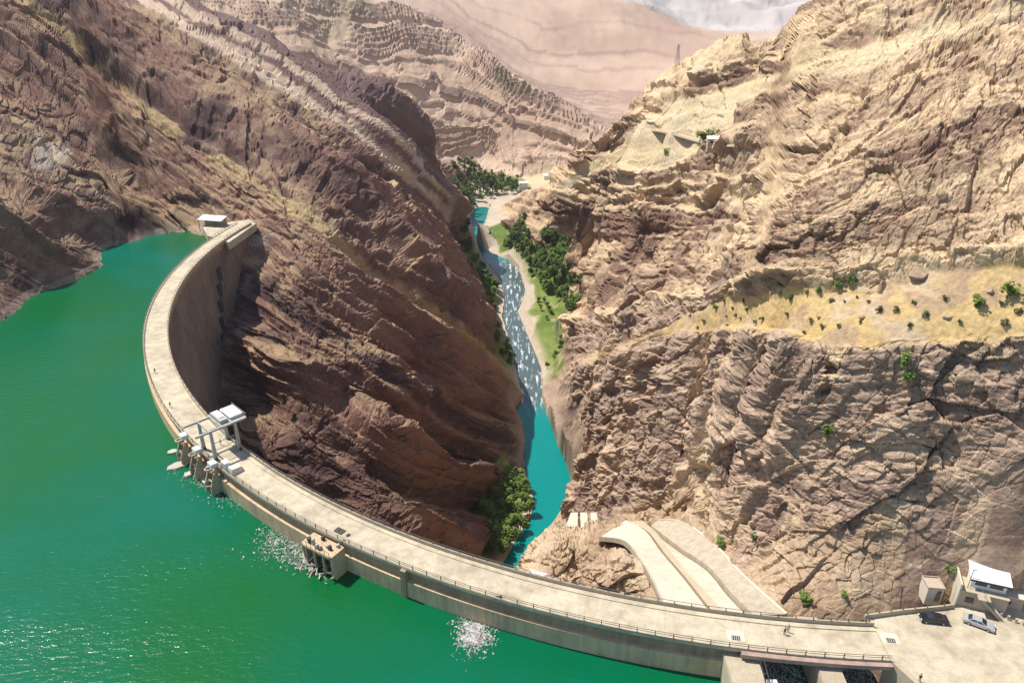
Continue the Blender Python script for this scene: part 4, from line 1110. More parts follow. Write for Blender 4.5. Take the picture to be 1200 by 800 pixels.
# outlet gate platform on the wall, right of the crane
pa = px_ang(381, 632)
pf = tag(empty('gate_platform', dam_pt(pa, 4.3, LAKE_Z - 2), pa), 'small concrete gate platform with machinery projecting over the lake', 'platform')
zt = -LAKE_Z + 2
MB().box(0, 4.0, -4.0, 4.0, zt - 1.2, zt - .7).build('platform_slab', MT['wall'], pf)
for y in (-3.7, -1.3, 1.3, 3.7):
    MB().box(3.0, 3.45, y - .18, y + .18, -3, zt - 1.22).build('pillar', MT['wall'], pf)
for y in (-4.25, 4.25):
    MB().add([(0, y - .2, -3), (2.6, y - .2, -3), (2.6, y + .2, -3), (0, y + .2, -3), (0, y - .2, zt - .72), (3.8, y - .2, zt - .72), (3.8, y + .2, zt - .72), (0, y + .2, zt - .72), (3.6, y - .2, zt - 2.6), (3.6, y + .2, zt - 2.6)], [(0, 3, 2, 1), (4, 5, 6, 7), (0, 1, 8, 5, 4), (3, 7, 6, 9, 2), (1, 2, 9, 8), (5, 8, 9, 6), (0, 4, 7, 3)]).build('end_wall', MT['wall'], pf)
rr_ = random.Random(5)
for k in range(9):
    x, y = rr_.uniform(.6, 3.4), -3.5 + k * .85
    g = MB().box(x - .35, x + .35, y - .25, y + .25, zt - .698, zt - .698 + rr_.uniform(.5, 1.4)).build('hoist_motor', MT['dark'] if k % 2 else MT['steel'], pf)
for k in range(40):
    c0 = Vector((rr_.uniform(2.6, 5.2), rr_.uniform(-4.6, 4.2), rr_.uniform(1.8, 5.4))); c0.z = min(c0.z, 6.2 - c0.x * .8); dv = Vector((rr_.uniform(-.7, .7), rr_.uniform(-.8, .8), rr_.uniform(-.5, .6)))
    MB().bar(c0 - dv, c0 + dv, rr_.uniform(.08, .2), 5).build('driftwood', MT['slab'], pf)
for k in range(7):
    y = -3.9 + k * 1.3
    MB().box(3.86, 3.94, y - .04, y + .04, zt - .698, zt + .4).build('guard_post', MT['post'], pf)
MB().box(3.86, 3.94, -4, 4, zt + .402, zt + .47).build('guard_rail', MT['post'], pf)
for i, (px, py, sx, sy, lab) in enumerate(((398, 622, 1.5, 1.1, 'large dark iron hatch cover on the road by the gate platform'), (402, 634, .95, .35, 'narrow dark iron hatch cover on the road below the large one'), (408, 627, .9, .3, 'narrow dark iron hatch cover on the road right of the large one'))):
    a = px_ang(px, py); p = on_z(px, py, .004)
    tag(place('hatch_cover', MB().box(-sx / 2, sx / 2, -sy, sy, 0, .16).box(-sx / 2 + .1, sx / 2 - .1, -.05, .05, .162, .22).mesh('hatch_cover', MT['asphalt']), None, p, a), lab, 'hatch', 'iron hatch covers in the road')
for px, py, lab in ((862, 745, 'dark grate in a pale patch of road beside the left spillway bay'), (1043, 748, 'dark grate in a pale patch at the plaza end of the bridge')):
    p = on_z(px, py, .003)
    gr = tag(empty('road_grate', p, math.radians(-8)), lab, 'grate', 'grates in the bridge road')
    MB().box(-1.5, 1.5, -1.0, 1.4, 0, .012).build('concrete_patch', MT['cream'], gr)
    MB().box(-.75, .75, -.9, .1, .014, .06).build('iron_grate', MT['dark'], gr)
    for k in range(4):
        MB().box(-.7 + k * .37, -.58 + k * .37, -.88, .08, .062, .09).build('grate_bar', MT['steel'], gr)
p = on_z(629, 678, .3); a = px_ang(629, 678)
tag(place('junction_box', MB().box(-.35, .35, -1.7, 1.7, 0, .55).box(-.42, .42, -1.8, 1.8, .552, .62).mesh('junction_box', MT['white']), None, dam_pt(a, -4.5, .3), a), 'long white box fixed outside the downstream parapet', 'box')
for px, py, lab in ((584, 700, 'small dark timber lying on the middle of the crest road'),):
    tag(place('timber', MB().box(-.7, .7, -.16, .16, 0, .2).box(-.5, .6, .2, .4, 0, .14).mesh('timber', MT['asphalt']), None, on_z(px, py, .004), .3), lab, 'timber')

# pale flakes on the water; those in the spillway bays imitate glitter
def flakes(name, spots, n, size, label, cat, z=LAKE_Z, seed=1):
    r = random.Random(seed); mb = MB()
    for k in range(n):
        cx, cy, sx, sy = spots[r.randrange(len(spots))]
        if sx is None: continue
        gx, gy = r.gauss(0, .42), r.gauss(0, .42)
        p = on_z(cx + gx * sx, cy + gy * sy, z)
        s = size * r.uniform(.35, 1.25) * (1 if r.random() < .85 else 1.8)
        t = r.uniform(0, 6.28); tl = r.uniform(-.5, .5)
        M = Matrix.Translation(p + Vector((0, 0, .04))) @ Matrix.Rotation(t, 4, 'Z') @ Matrix.Rotation(tl, 4, 'X')
        mb.box(-s, s * .9, -s * .45, s * .5, -.07, .08, M)
    return tag(mb.build(name, MT['debris']), label, cat, kind='stuff')
flakes('debris_and_glint', [(345, 645, 60, 22), (330, 632, 40, 22), (365, 655, 40, 14)], 1500, .15, 'pale flakes floating against the wall beside the gate platform', 'debris', seed=2)
flakes('debris_and_glint', [(556, 741, 26, 28)], 1300, .14, 'round patch of pale floating litter below the middle of the dam', 'debris', seed=3)
flakes('debris_and_glint', [(262, 572, 34, 24), (235, 560, 34, 16), (290, 585, 40, 14)], 600, .13, 'pale flakes floating around the intake towers', 'debris', seed=4)
r = random.Random(9)
mb = MB()  # bay flakes: glitter on the water built as pale chips
for k in range(5200):
    bay = r.random() < .5
    x = r.uniform(43.7, 52.7) if bay else r.uniform(57.4, 65.2)
    y = 97.5 - 26 * r.random()
    if not bay and x > 65.2 + 0 * y: continue
    s = r.uniform(.06, .24)
    mb.box(-s, s, -s * .5, s * .6, -.05, .07, Matrix.Translation((x, y, LAKE_Z + .03)) @ Matrix.Rotation(r.uniform(0, 6.3), 4, 'Z') @ Matrix.Rotation(r.uniform(-.5, .5), 4, 'X'))
tag(mb.build('debris_and_glint', MT['debris']), 'pale flakes imitating glitter on the water in the two spillway bays', 'debris', kind='stuff')

# ---------------------------------------------------------------- cars
def make_car(name, paint, label):
    t = tag(empty(name), label, 'car', 'cars parked on the plaza')
    hw = .86
    side = [(-2.30, .38), (-2.34, .72), (-2.22, .90), (-1.55, .98), (1.05, .95), (2.05, .80), (2.26, .62), (2.24, .36)]
    rings = []
    for y, inset, dz in ((-hw, .05, -.03), (-hw + .06, 0, 0), (hw - .06, 0, 0), (hw, .05, -.03)):
        rings.append([(x * (1 - inset * .3), y, z + (dz if z > .6 else 0)) for x, z in side])
    MB().loft(rings).build('body', paint, t)
    cab = [(-1.62, .985), (-1.05, 1.40), (.25, 1.43), (1.02, .96)]
    rings = [[(x, s * (hw - .10 - (.14 if z > 1.2 else 0)), z) for x, z in cab] for s in (-1, 1)]
    MB().loft(rings).build('cabin', paint, t)
    for s in (-1, 1):
        y0, y1 = s * (hw - .095), s * (hw - .225)
        MB().add([(-1.38, y0, 1.02), (-.35, y0, 1.02), (-.35, y1, 1.35), (-.98, y1, 1.34)], [(0, 1, 2, 3)]).build('side_window', MT['glass'], t)
        MB().add([(-.27, y0, 1.02), (.78, y0, 1.01), (.20, y1, 1.37), (-.27, y1, 1.36)], [(0, 1, 2, 3)]).build('side_window', MT['glass'], t)
    MB().add([(1.02, -.70, .985), (1.02, .70, .985), (.31, .58, 1.415), (.31, -.58, 1.415)], [(0, 1, 2, 3)]).build('windscreen', MT['glass'], t)
    MB().add([(-1.62, .70, 1.005), (-1.62, -.70, 1.005), (-1.10, -.58, 1.385), (-1.10, .58, 1.385)], [(0, 1, 2, 3)]).build('rear_window', MT['glass'], t)
    for x in (-1.38, 1.42):
        for s in (-1, 1):
            w = MB().bar((x, s * (hw - .20), .32), (x, s * (hw + .015), .32), .32, 14).build('wheel', MT['tyre'], t)
            MB().bar((x, s * (hw + .016), .32), (x, s * (hw + .03), .32), .19, 10).build('rim', MT['rim'], w)
    for s in (-.6, .6):
        MB().box(2.16, 2.275, s - .17, s + .17, .60, .73).build('headlight', MT['white'], t)
        MB().box(-2.36, -2.28, s - .16, s + .16, .68, .82).build('tail_light', MT['girder'], t)
    return t
def car_paint(name, col):
    m, nt, bs = new_mat(name)
    bs.inputs['Base Color'].default_value = (*col, 1); bs.inputs['Roughness'].default_value = .32; bs.inputs['Coat Weight'].default_value = .5; bs.inputs['Metallic'].default_value = .25
    return m
c = make_car('parked_car', car_paint('black_paint', (.018, .020, .028)), 'black saloon car parked beside the small hut on the plaza')
c.location = on_z(1093, 727, 0.0); c.rotation_euler = (0, 0, math.radians(172)); c.scale = (1.06, 1.06, 1.06)
c = make_car('parked_car', car_paint('silver_paint', (.46, .46, .48)), 'silver saloon car parked in front of the gatehouse')
c.location = on_z(1146, 732, 0.0); c.rotation_euler = (0, 0, math.radians(-33)); c.scale = (1.1, 1.1, 1.1)

# ---------------------------------------------------------------- people
def two_tone(name, top, leg):
    m, nt, bs = new_mat(name)
    g = N(nt, 'ShaderNodeTexCoord'); sp = N(nt, 'ShaderNodeSeparateXYZ'); L(nt, g.outputs['Object'], sp.inputs[0])
    cr = N(nt, 'ShaderNodeValToRGB'); cr.color_ramp.interpolation = 'CONSTANT'
    cr.color_ramp.elements[0].color = (.02, .018, .016, 1)
    for p, c in ((.045, leg), (.50, top), (.795, (.42, .26, .18))):
        e = cr.color_ramp.elements.new(p); e.color = (*c, 1)
    cr.color_ramp.elements[-1].color = (.42, .26, .18, 1)
    mr = N(nt, 'ShaderNodeMapRange'); mr.inputs[2].default_value = 1.8; L(nt, sp.outputs[2], mr.inputs[0]); L(nt, mr.outputs[0], cr.inputs[0])
    L(nt, cr.outputs[0], bs.inputs['Base Color']); bs.inputs['Roughness'].default_value = .85
    return m
def person(px, py, rz, mat, label, stride=.0, arm=.1, z=0.0):
    t = tag(empty('person', on_z(px, py, z), rz), label, 'person', 'people on the crest road')
    V = [(0, 0, .95), (0, 0, 1.18), (0, 0, 1.42), (0, .02, 1.52), (0, .03, 1.63), (0, .03, 1.74),
         (-.10, 0, .90), (-.11, stride, .50), (-.11, stride * .6 - .02, .07), (-.11, stride * .6 + .14, .04),
         (.10, 0, .90), (.11, -stride * .4, .50), (.11, -stride * 1.2, .07), (.11, -stride * 1.2 + .14, .04),
         (-.19, 0, 1.42), (-.25, -.02, 1.16), (-.24, arm, .93), (-.235, arm + .03, .83), (.19, 0, 1.42), (.25, -.02, 1.16), (.24, arm, .93), (.235, arm + .03, .83)]
    E_ = [(0, 1), (1, 2), (2, 3), (3, 4), (4, 5), (0, 6), (6, 7), (7, 8), (8, 9), (0, 10), (10, 11), (11, 12), (12, 13), (2, 14), (14, 15), (15, 16), (16, 17), (2, 18), (18, 19), (19, 20), (20, 21)]
    R = [.15, .14, .15, .06, .095, .075, .10, .07, .05, .045, .10, .07, .05, .045, .07, .05, .04, .035, .07, .05, .04, .035]
    me = bpy.data.meshes.new('body'); me.from_pydata(V, E_, []); me.materials.append(mat)
    o = place('body', me, t)
    sk = o.modifiers.new('skin', 'SKIN')
    for i, rd in enumerate(R): me.skin_vertices[0].data[i].radius = (rd, rd * .85)
    me.skin_vertices[0].data[0].use_root = True
    su = o.modifiers.new('smooth', 'SUBSURF'); su.levels = 1; su.render_levels = 1
    hb = MB(); n = 8
    hb.loft([[(.105 * c * math.cos(2 * math.pi * k / n), .02 + .11 * c * math.sin(2 * math.pi * k / n), z_) for k in range(n)] for c, z_ in ((1.0, 1.68), (1.02, 1.76), (.75, 1.83), (.2, 1.855))])
    hb.build('hair', MT['dark'], t, True)
    return t
pm1 = two_tone('dark_jacket_clothes', (.035, .04, .055), (.04, .04, .05)); pm2 = two_tone('pale_shirt_clothes', (.45, .47, .52), (.06, .065, .09)); pm3 = two_tone('grey_clothes', (.10, .10, .11), (.05, .045, .05))
person(919, 743, .4, pm1, 'person in dark clothes standing in the pair on the spillway bridge', .05)
person(923, 740, 2.8, pm2, 'person in a pale shirt standing in the pair on the spillway bridge', .02)
person(200, 477, 1.2, pm1, 'person in dark clothes at the upstream kerb beyond the crane', .18)
person(259, 521, .3, pm3, 'person in grey clothes standing under the gantry crane', .08)
person(1077, 798, -.6, pm1, 'person in dark clothes on the plaza near the spillway side wall', .15)
person(225, 465, 2.0, pm3, 'person in grey clothes by the downstream parapet beyond the crane', .1)
person(182, 437, 1.0, pm3, 'person in grey clothes at the leftmost bend of the crest road', .12)

# ---------------------------------------------------------------- gatehouse, hut and yard furniture
gh = tag(empty('gatehouse', on_z(1150, 716, 0), math.radians(-20)), 'two-storey plastered gatehouse with white sloping metal roof beside the plaza', 'building')
MB().box(-4.2, 3.6, .2, 6.2, -1.5, 3.6).build('lower_wall', MT['plaster'], gh)
MB().box(-4.5, -4.202, .0, 5.0, -1.5, 5.2).build('side_wall', MT['cream'], gh)
MB().box(-4.4, 3.7, .0, 6.3, 3.602, 3.85).build('floor_slab', MT['pier'], gh)
up = MB().box(-2.6, 3.2, 1.6, 6.0, 3.852, 6.0).build('upper_wall', MT['white'], gh)
for x0, x1 in ((-1.9, .0), (.5, 2.6)):
    w = MB().box(x0, x1, 1.52, 1.598, 4.6, 5.7).build('window', MT['glass'], gh)
    MB().box(x0 - .08, x1 + .08, 1.46, 1.518, 4.48, 4.6).build('sill', MT['white'], w)
MB().add([(-3.0, .9, 6.002), (3.7, .9, 6.002), (3.7, 6.5, 7.3), (-3.0, 6.5, 7.3), (-3.0, .9, 6.22), (3.7, .9, 6.22), (3.7, 6.5, 7.52), (-3.0, 6.5, 7.52)],
         [(0, 3, 2, 1), (4, 5, 6, 7), (0, 1, 5, 4), (1, 2, 6, 5), (2, 3, 7, 6), (3, 0, 4, 7)]).build('roof', MT['roof'], gh)
MB().box(-3.05, 3.75, .80, .898, 5.85, 6.2).build('roof_fascia', MT['dark'], gh)
MB().add([(-2.6, 2.0, 6.0), (-2.6, 6.0, 6.0), (-2.6, 6.0, 7.15), (-2.45, 2.0, 6.0), (-2.45, 6.0, 6.0), (-2.45, 6.0, 7.15)], [(0, 1, 2), (3, 5, 4), (0, 2, 5, 3), (0, 3, 4, 1), (1, 4, 5, 2)]).build('gable', MT['white'], gh)
w = MB().box(-3.1, -1.7, .12, .198, 1.3, 2.5).build('window', MT['glass'], gh)
MB().box(-3.2, -1.6, .05, .118, 1.18, 1.3).build('sill', MT['pier'], w)
MB().box(-2.43, -2.37, .08, .118, 1.302, 2.5).build('mullion', MT['rust'], w)
# outside stair that climbs to the upper floor
st = MB().add([(2.6, -1.4, 0), (2.6, -.2, 0), (-1.4, -.2, 3.7), (-1.4, -1.4, 3.7), (3.2, -1.4, 0), (3.2, -.2, 0), (-.9, -.2, 3.85), (-.9, -1.4, 3.85)], [(0, 3, 2, 1), (4, 5, 6, 7), (0, 4, 7, 3), (1, 2, 6, 5), (0, 1, 5, 4), (2, 3, 7, 6)]).build('stair', MT['pier'], gh)
for k in range(12):
    f = k / 12
    MB().box(2.9 - 4.05 * f, 3.22 - 4.05 * f, -1.35, -.25, .16 + 3.75 * f, .32 + 3.75 * f).build('step', MT['pier'], st)
for y in (-1.45, -.15):
    MB().bar((3.1, y, .9), (-1.0, y, 4.75), .05).build('handrail', MT['steel'], st)
MB().box(-1.6, .4, -1.5, .0, 3.6, 3.85).build('landing', MT['pier'], gh)
# hut
ht = tag(empty('hut', on_z(1097, 709, 0) + Vector((0, 1.3, 0)), math.radians(-6)), 'small square cream hut with flat roof behind the parapet', 'hut')
MB().box(-1.5, 1.4, -.2, 2.8, -1, 2.9).build('wall', MT['cream'], ht)
MB().box(-1.6, 1.5, -.3, 2.9, 2.902, 3.05).build('roof', MT['plaster'], ht)
for a_ in ((-1.6, 1.5, -.3, -.15), (-1.6, 1.5, 2.75, 2.9), (-1.6, -1.45, -.148, 2.748), (1.35, 1.5, -.148, 2.748)):
    MB().box(*a_, 3.052, 3.35).build('roof_parapet', MT['plaster'], ht)
dr = MB().box(.1, 1.0, -.26, -.202, 0, 2.0).build('door', MT['rust'], ht)
MB().box(.2, .26, -.32, -.262, .9, 1.1).build('handle', MT['steel'], dr)
MB().box(.3, 1.0, -.27, -.202, 2.1, 2.6).build('window', MT['glass'], ht)
bx = tag(empty('pump_house', on_z(1186, 716, 0) + Vector((0, .5, 0)), math.radians(-22)), 'little block-shaped pump house right of the gatehouse stair', 'building')
MB().box(-1.6, 1.6, 0, 2.6, -1, 2.8).build('wall', MT['plaster'], bx)
MB().box(-1.75, 1.75, -.15, 2.75, 2.802, 3.0).build('roof', MT['cream'], bx)
MB().box(-1.1, -.3, -.06, -.002, 1.2, 2.0).build('window', MT['glass'], bx)
# plaza parapet, kerb wall and poles
pw = tag(empty('plaza_parapet', (80, 99.5, 0)), 'low concrete parapet with posts along the back of the plaza', 'parapet')
pts = [(64.9, 98.0), (72, 99.2), (80.2, 100.2), (82.6, 100.6)]
for (x0, y0), (x1, y1) in zip(pts[:-1], pts[1:]):
    a_ = math.atan2(y1 - y0, x1 - x0); ln = math.hypot(x1 - x0, y1 - y0)
    M = Matrix.Translation(Vector((x0 - 80, y0 - 99.5, 0))) @ Matrix.Rotation(a_, 4, 'Z')
    MB().box(.01, ln - .01, -.16, .16, .004, .95, M).build('wall_section', MT['pier'], pw)
    for k in range(int(ln / 2.4)):
        MB().box(.4 + k * 2.4, .54 + k * 2.4, -.07, .07, .952, 1.5, M).build('railing_post', MT['post'], pw)
for px, py, h_, lab in ((1129, 708, 8.0, 'tall thin pole at the left corner of the gatehouse'), (1107, 700, 5.0, 'thin pole beside the small hut')):
    p = on_z(px, py, 0); tag(MB().bar(p + Vector((0, .5, -1)), p + Vector((0, .5, h_)), .07, 8).box(p.x - .05, p.x + .6, p.y + .45, p.y + .55, h_, h_ + .1).build('lamp_pole', MT['post']), lab, 'pole', 'poles behind the plaza')
for k in range(6):
    p = on_z(1172 + k * 9, 722 + k * 3.4, 0)
    tag(place('bollard', MB().box(-.16, .16, -.16, .16, 0, .8).box(-.2, .2, -.2, .2, .802, .9).mesh('bollard', MT['pier']), None, p, -.3), 'short concrete bollard in the row right of the silver car', 'bollard', 'bollards right of the silver car')

# shed with pale roof on the far abutment
sh = tag(empty('boat_shed', on_z(247, 267, 0) + Vector((0, 4, 0)), math.radians(-12)), 'low shed with pale metal roof at the far left end of the dam', 'shed')
MB().add([(-7, -2.5, 3.0), (6, -2.5, 3.0), (6, 3.2, 4.0), (-7, 3.2, 4.0), (-7, -2.5, 3.2), (6, -2.5, 3.2), (6, 3.2, 4.2), (-7, 3.2, 4.2)], [(0, 3, 2, 1), (4, 5, 6, 7), (0, 1, 5, 4), (1, 2, 6, 5), (2, 3, 7, 6), (3, 0, 4, 7)]).build('roof', MT['roof'], sh)
MB().box(-6.6, 5.6, 2.6, 3.0, -2, 3.95).build('back_wall', MT['plaster'], sh)
for x in (-6.5, -2.4, 1.6, 5.5):
    MB().box(x - .12, x + .12, -2.3, -2.06, -3, 3.0).build('post', MT['post'], sh)

# ---------------------------------------------------------------- pylons
def pylon(base, h, label, rz=0.0):
    t = tag(empty('power_pylon', base, rz), label, 'pylon', 'lattice power pylons')
    w = h * .11
    for sx in (-1, 1):
        for sy in (-1, 1):
            MB().bar((sx * w, sy * w, -1.5), (sx * w * .18, sy * w * .18, h), h * .009, 4).build('leg', MT['steel'], t)
    lev = [0, .22, .42, .58, .72, .84, .94]
    for z0, z1 in zip(lev[:-1], lev[1:]):
        r0, r1 = w * (1 - .82 * z0), w * (1 - .82 * z1)
        mb = MB()
        for (ax, ay), (bx_, by) in (((-1, -1), (1, -1)), ((1, -1), (1, 1)), ((1, 1), (-1, 1)), ((-1, 1), (-1, -1))):
            mb.bar((ax * r0, ay * r0, z0 * h), (bx_ * r1, by * r1, z1 * h), h * .005, 4).bar((bx_ * r0, by * r0, z0 * h), (ax * r1, ay * r1, z1 * h), h * .005, 4)
        mb.build('brace', MT['steel'], t)
    for z_, l_ in ((.72, .20), (.84, .17), (.95, .13)):
        MB().bar((-l_ * h, 0, z_ * h), (l_ * h, 0, z_ * h), h * .008, 4).bar((-l_ * h, 0, z_ * h), (0, 0, (z_ + .05) * h), h * .005, 4).bar((l_ * h, 0, z_ * h), (0, 0, (z_ + .05) * h), h * .005, 4).build('cross_arm', MT['steel'], t)
    return t
p = hit(793, 79)
pylon(p, 12.5, 'lattice power pylon standing on the skyline of the right mountain', .3)
p = on_z(652, 403, RIV_Z + 2); p.z = ground(p.x, p.y)
pylon(p, 19, 'lattice power pylon standing in the green meadow beside the river', .8)
p = on_z(664, 410, RIV_Z + 2); p.z = ground(p.x, p.y)
k_ = tag(empty('valley_hut', p), 'tiny white hut with dark roof in the riverside meadow', 'hut')
MB().box(-2.2, 2.2, -1.6, 1.6, -1, 2.4).build('wall', MT['white'], k_)
MB().box(-2.5, 2.5, -1.9, 1.9, 2.402, 2.7).build('roof', MT['dark'], k_)

# ---------------------------------------------------------------- houses up the valley and on the road terrace
def house(px, py, sx, sy, h, rz, label, roofm, wallm, nwin=3, y=None):
    p = hit(px, py) if y is None else at_y(px, py, y)
    t = tag(empty('valley_house' if h < 7 else 'valley_building', p, rz), label, 'house', 'white houses up the valley' if y and y > 700 else None)
    MB().box(-sx, sx, -sy, sy, -3.5, h).build('wall', wallm, t)
    rf_ = MB().add([(-sx - .4, -sy - .4, h), (sx + .4, -sy - .4, h), (sx + .4, sy + .4, h), (-sx - .4, sy + .4, h), (-sx - .4, 0, h + sy * .45), (sx + .4, 0, h + sy * .45)], [(0, 1, 5, 4), (2, 3, 4, 5), (0, 4, 3), (1, 2, 5), (0, 3, 2, 1)]).build('roof', roofm, t)
    for k in range(nwin):
        x = -sx + (k + .5) * 2 * sx / nwin
        MB().box(x - .6, x + .6, -sy - .06, -sy - .004, h - 2.0, h - .8).build('window', MT['glass'], t)
    return t
house(643, 209, 8, 5, 5, .2, 'far white house where the valley narrows below the banded hill', MT['white'], MT['white'], 3, hit(643, 210).y - 6)
house(613, 219, 6, 4, 6, .1, 'smaller far white house left of the other at the head of the pool', MT['white'], MT['white'], 2, hit(613, 221).y - 5)
hp = hit(850, 171)
hp = hit(846, 173)
t = house(846, 169, 6.5, 2.2, 2.6, -.12, 'long low house with pale roof on the road terrace of the right mountain', MT['roof'], MT['plaster'], 4, hp.y - 4)
# narrow road cut across the right mountain, leading to the terrace house
path = [hit(*q) for q in ((742, 154), (758, 151), (774, 153), (790, 157), (806, 162), (822, 167), (838, 172), (856, 173), (870, 172))]
for _ in range(3):
    path = [path[0]] + [(path[i - 1] + path[i] * 2 + path[i + 1]) / 4 for i in range(1, len(path) - 1)] + [path[-1]]
path = smooth_curve([q + Vector((0, -.8, .3)) for q in path], 40)
rings = []
for i, q in enumerate(path):
    d_ = (path[min(i + 1, 40)] - path[max(i - 1, 0)]); d_.z = 0; d_.normalize(); sd_ = Vector((d_.y, -d_.x, 0)) * 1.9
    rings.append([q - sd_, q + sd_, q + sd_ * 1.1 - Vector((0, 0, .9)), q - sd_ - Vector((0, 0, .9))])
tag(MB().loft(rings).build('mountain_road', MT['divider']), kind='structure')
# weir of gravel at the top of the upper pool
a_, b_ = on_z(556, 241, RIV_Z), on_z(580, 240, RIV_Z)
tag(MB().loft([[a_ + Vector((-6, 0, -3)), a_ + Vector((-6, 4, 1.6)), a_ + Vector((-6, 12, 1.8)), a_ + Vector((-6, 16, -3))], [b_ + Vector((8, 0, -3)), b_ + Vector((8, 4, 1.6)), b_ + Vector((8, 12, 1.8)), b_ + Vector((8, 16, -3))]]).build('weir', MT['slab']), 'pale low weir across the upper end of the turquoise pool', 'weir')

# ---------------------------------------------------------------- trees and shrubs
def leaf_mat(name, c0, c1):
    m, nt, bs = new_mat(name)
    g = N(nt, 'ShaderNodeNewGeometry'); oi = N(nt, 'ShaderNodeObjectInfo')
    ad = N(nt, 'ShaderNodeMath', operation='MULTIPLY_ADD'); ad.inputs[1].default_value = .6; L(nt, g.outputs['Random Per Island'], ad.inputs[0])
    m2 = N(nt, 'ShaderNodeMath', operation='MULTIPLY'); m2.inputs[1].default_value = .4; L(nt, oi.outputs['Random'], m2.inputs[0]); L(nt, m2.outputs[0], ad.inputs[2])
    mx = N(nt, 'ShaderNodeMix', data_type='RGBA'); mx.inputs['A'].default_value = (*c0, 1); mx.inputs['B'].default_value = (*c1, 1)
    L(nt, ad.outputs[0], mx.inputs['Factor']); L(nt, mx.outputs['Result'], bs.inputs['Base Color'])
    bs.inputs['Roughness'].default_value = .8; bs.inputs['Specular IOR Level'].default_value = .2
    return m
LEAF = [leaf_mat('green_leaves', (.07, .13, .022), (.20, .28, .06)), leaf_mat('dark_leaves', (.045, .085, .022), (.12, .175, .045)), leaf_mat('dry_shrub_leaves', (.085, .095, .035), (.17, .16, .065))]
def crown_mesh(name, mat, seed, H, W, lobes, nleaf, lsize, base=.28):
    r = random.Random(seed); mb = MB()
    L_ = []
    for k in range(lobes):
        a = r.uniform(0, 6.28); q = r.random() ** .6 * W * .62
        L_.append((q * math.cos(a), q * math.sin(a), H * r.uniform(base + .12, .92), W * r.uniform(.30, .52)))
    for k in range(nleaf):
        cx, cy, cz, R_ = L_[r.randrange(lobes)]
        d = Vector((r.gauss(0, 1), r.gauss(0, 1), r.gauss(0, .85))).normalized() * R_ * r.random() ** .35
        p = Vector((cx, cy, cz)) + d
        if p.z < H * base: p.z = H * base + r.random() * .4
        q = Vector((r.gauss(0, .6), r.gauss(0, .6), 1)).normalized().to_track_quat('Z', 'Y')
        s = lsize * r.uniform(.6, 1.35)
        vs = [p + q @ Vector((s * math.cos(t), s * .75 * math.sin(t), .15 * s * math.cos(2 * t))) for t in (0.3, 1.6, 2.8, 4.1, 5.4)]
        mb.add(vs, [(0, 1, 2, 3, 4)])
    return mb.mesh(name, mat)
def trunk_mesh(name, seed, H, W):
    r = random.Random(seed); mb = MB()
    mb.bar((0, 0, -.6), (.05 * H * r.uniform(-1, 1), .05 * H * r.uniform(-1, 1), H * .55), H * .028, 7, H * .015)
    for k in range(5):
        a = r.uniform(0, 6.28); z0 = H * r.uniform(.25, .5)
        mb.bar((0, 0, z0), (math.cos(a) * W * .55, math.sin(a) * W * .55, z0 + H * .3), H * .013, 5, H * .005)
    return mb.mesh(name, MT['bark'])
def tree_set(n, mat, H, W, lobes, nleaf, ls, seed, base=.28):
    return [(crown_mesh('crown', mat, seed + i, H, W, lobes, nleaf, ls, base), trunk_mesh('trunk', seed + i, H, W)) for i in range(n)]
T_ROUND = tree_set(4, LEAF[0], 7.5, 3.4, 9, 520, .42, 11)
T_DARK = tree_set(3, LEAF[1], 8.5, 3.6, 9, 520, .44, 31)
T_TALL = tree_set(2, LEAF[0], 11.0, 2.0, 10, 420, .38, 51, .12)
SHRUB = tree_set(4, LEAF[2], 1.7, 1.5, 7, 220, .20, 71, .06)
SHRUB_G = tree_set(3, LEAF[0], 2.2, 1.7, 7, 240, .22, 91, .06)
placed = []
def put_tree(p, kind, sc, label, cat, group, name, crown='crown', trunk='trunk'):
    c, tm = kind[rng.randrange(len(kind))]
    t = tag(empty(name, p, rng.uniform(0, 6.28)), label, cat, group)
    t.scale = (sc * rng.uniform(.88, 1.12), sc * rng.uniform(.88, 1.12), sc * rng.uniform(.88, 1.15))
    place(crown, c, t); place(trunk, tm, t)
    return t
def scatter(poly, n, gap, z, lab, group, kinds, sc, name='riverside_tree', lim=None, tries=6000, ymin=0):
    """trees inside an outline of the photograph, standing on the ground there"""
    got = []
    xs = [q[0] for q in poly]; ys = [q[1] for q in poly]
    for _ in range(tries):
        if len(got) >= n: break
        px, py = rng.uniform(min(xs), max(xs)), rng.uniform(min(ys), max(ys))
        if not pin(poly, px, py): continue
        p = on_z(px, py, z); p.z = ground(p.x, p.y)
        if pin(riv_poly, p.x, p.y): continue
        if p.z > z + 26: continue
        g = gap * (.8 + .4 * rng.random())
        if any((p.xy - q.xy).length < g for q in got): continue
        got.append(p)
        k = kinds[rng.randrange(len(kinds))]
        put_tree(p, k, sc * rng.uniform(.7, 1.25), lab, 'tree', group, name)
    return got
scatter([(586,290),(612,286),(668,312),(686,345),(676,350),(640,345),(622,322),(604,304)], 95, 4.6, RIV_Z + 2, 'leafy green tree in the dense grove on the right river bank', 'trees in the grove on the right river bank', [T_ROUND, T_ROUND, T_DARK], 1.45)
scatter([(628,348),(640,348),(650,365),(640,378),(632,366)], 8, 6.0, RIV_Z + 2, 'small tree between the rapids and the meadow', 'small trees between rapids and meadow', [T_ROUND], .7)
scatter([(655,350),(684,350),(692,388),(676,412),(655,412),(668,385)], 44, 5.0, RIV_Z + 2, 'leafy tree along the cliff side of the meadow', 'trees along the cliff side of the meadow', [T_ROUND, T_DARK], 1.25)
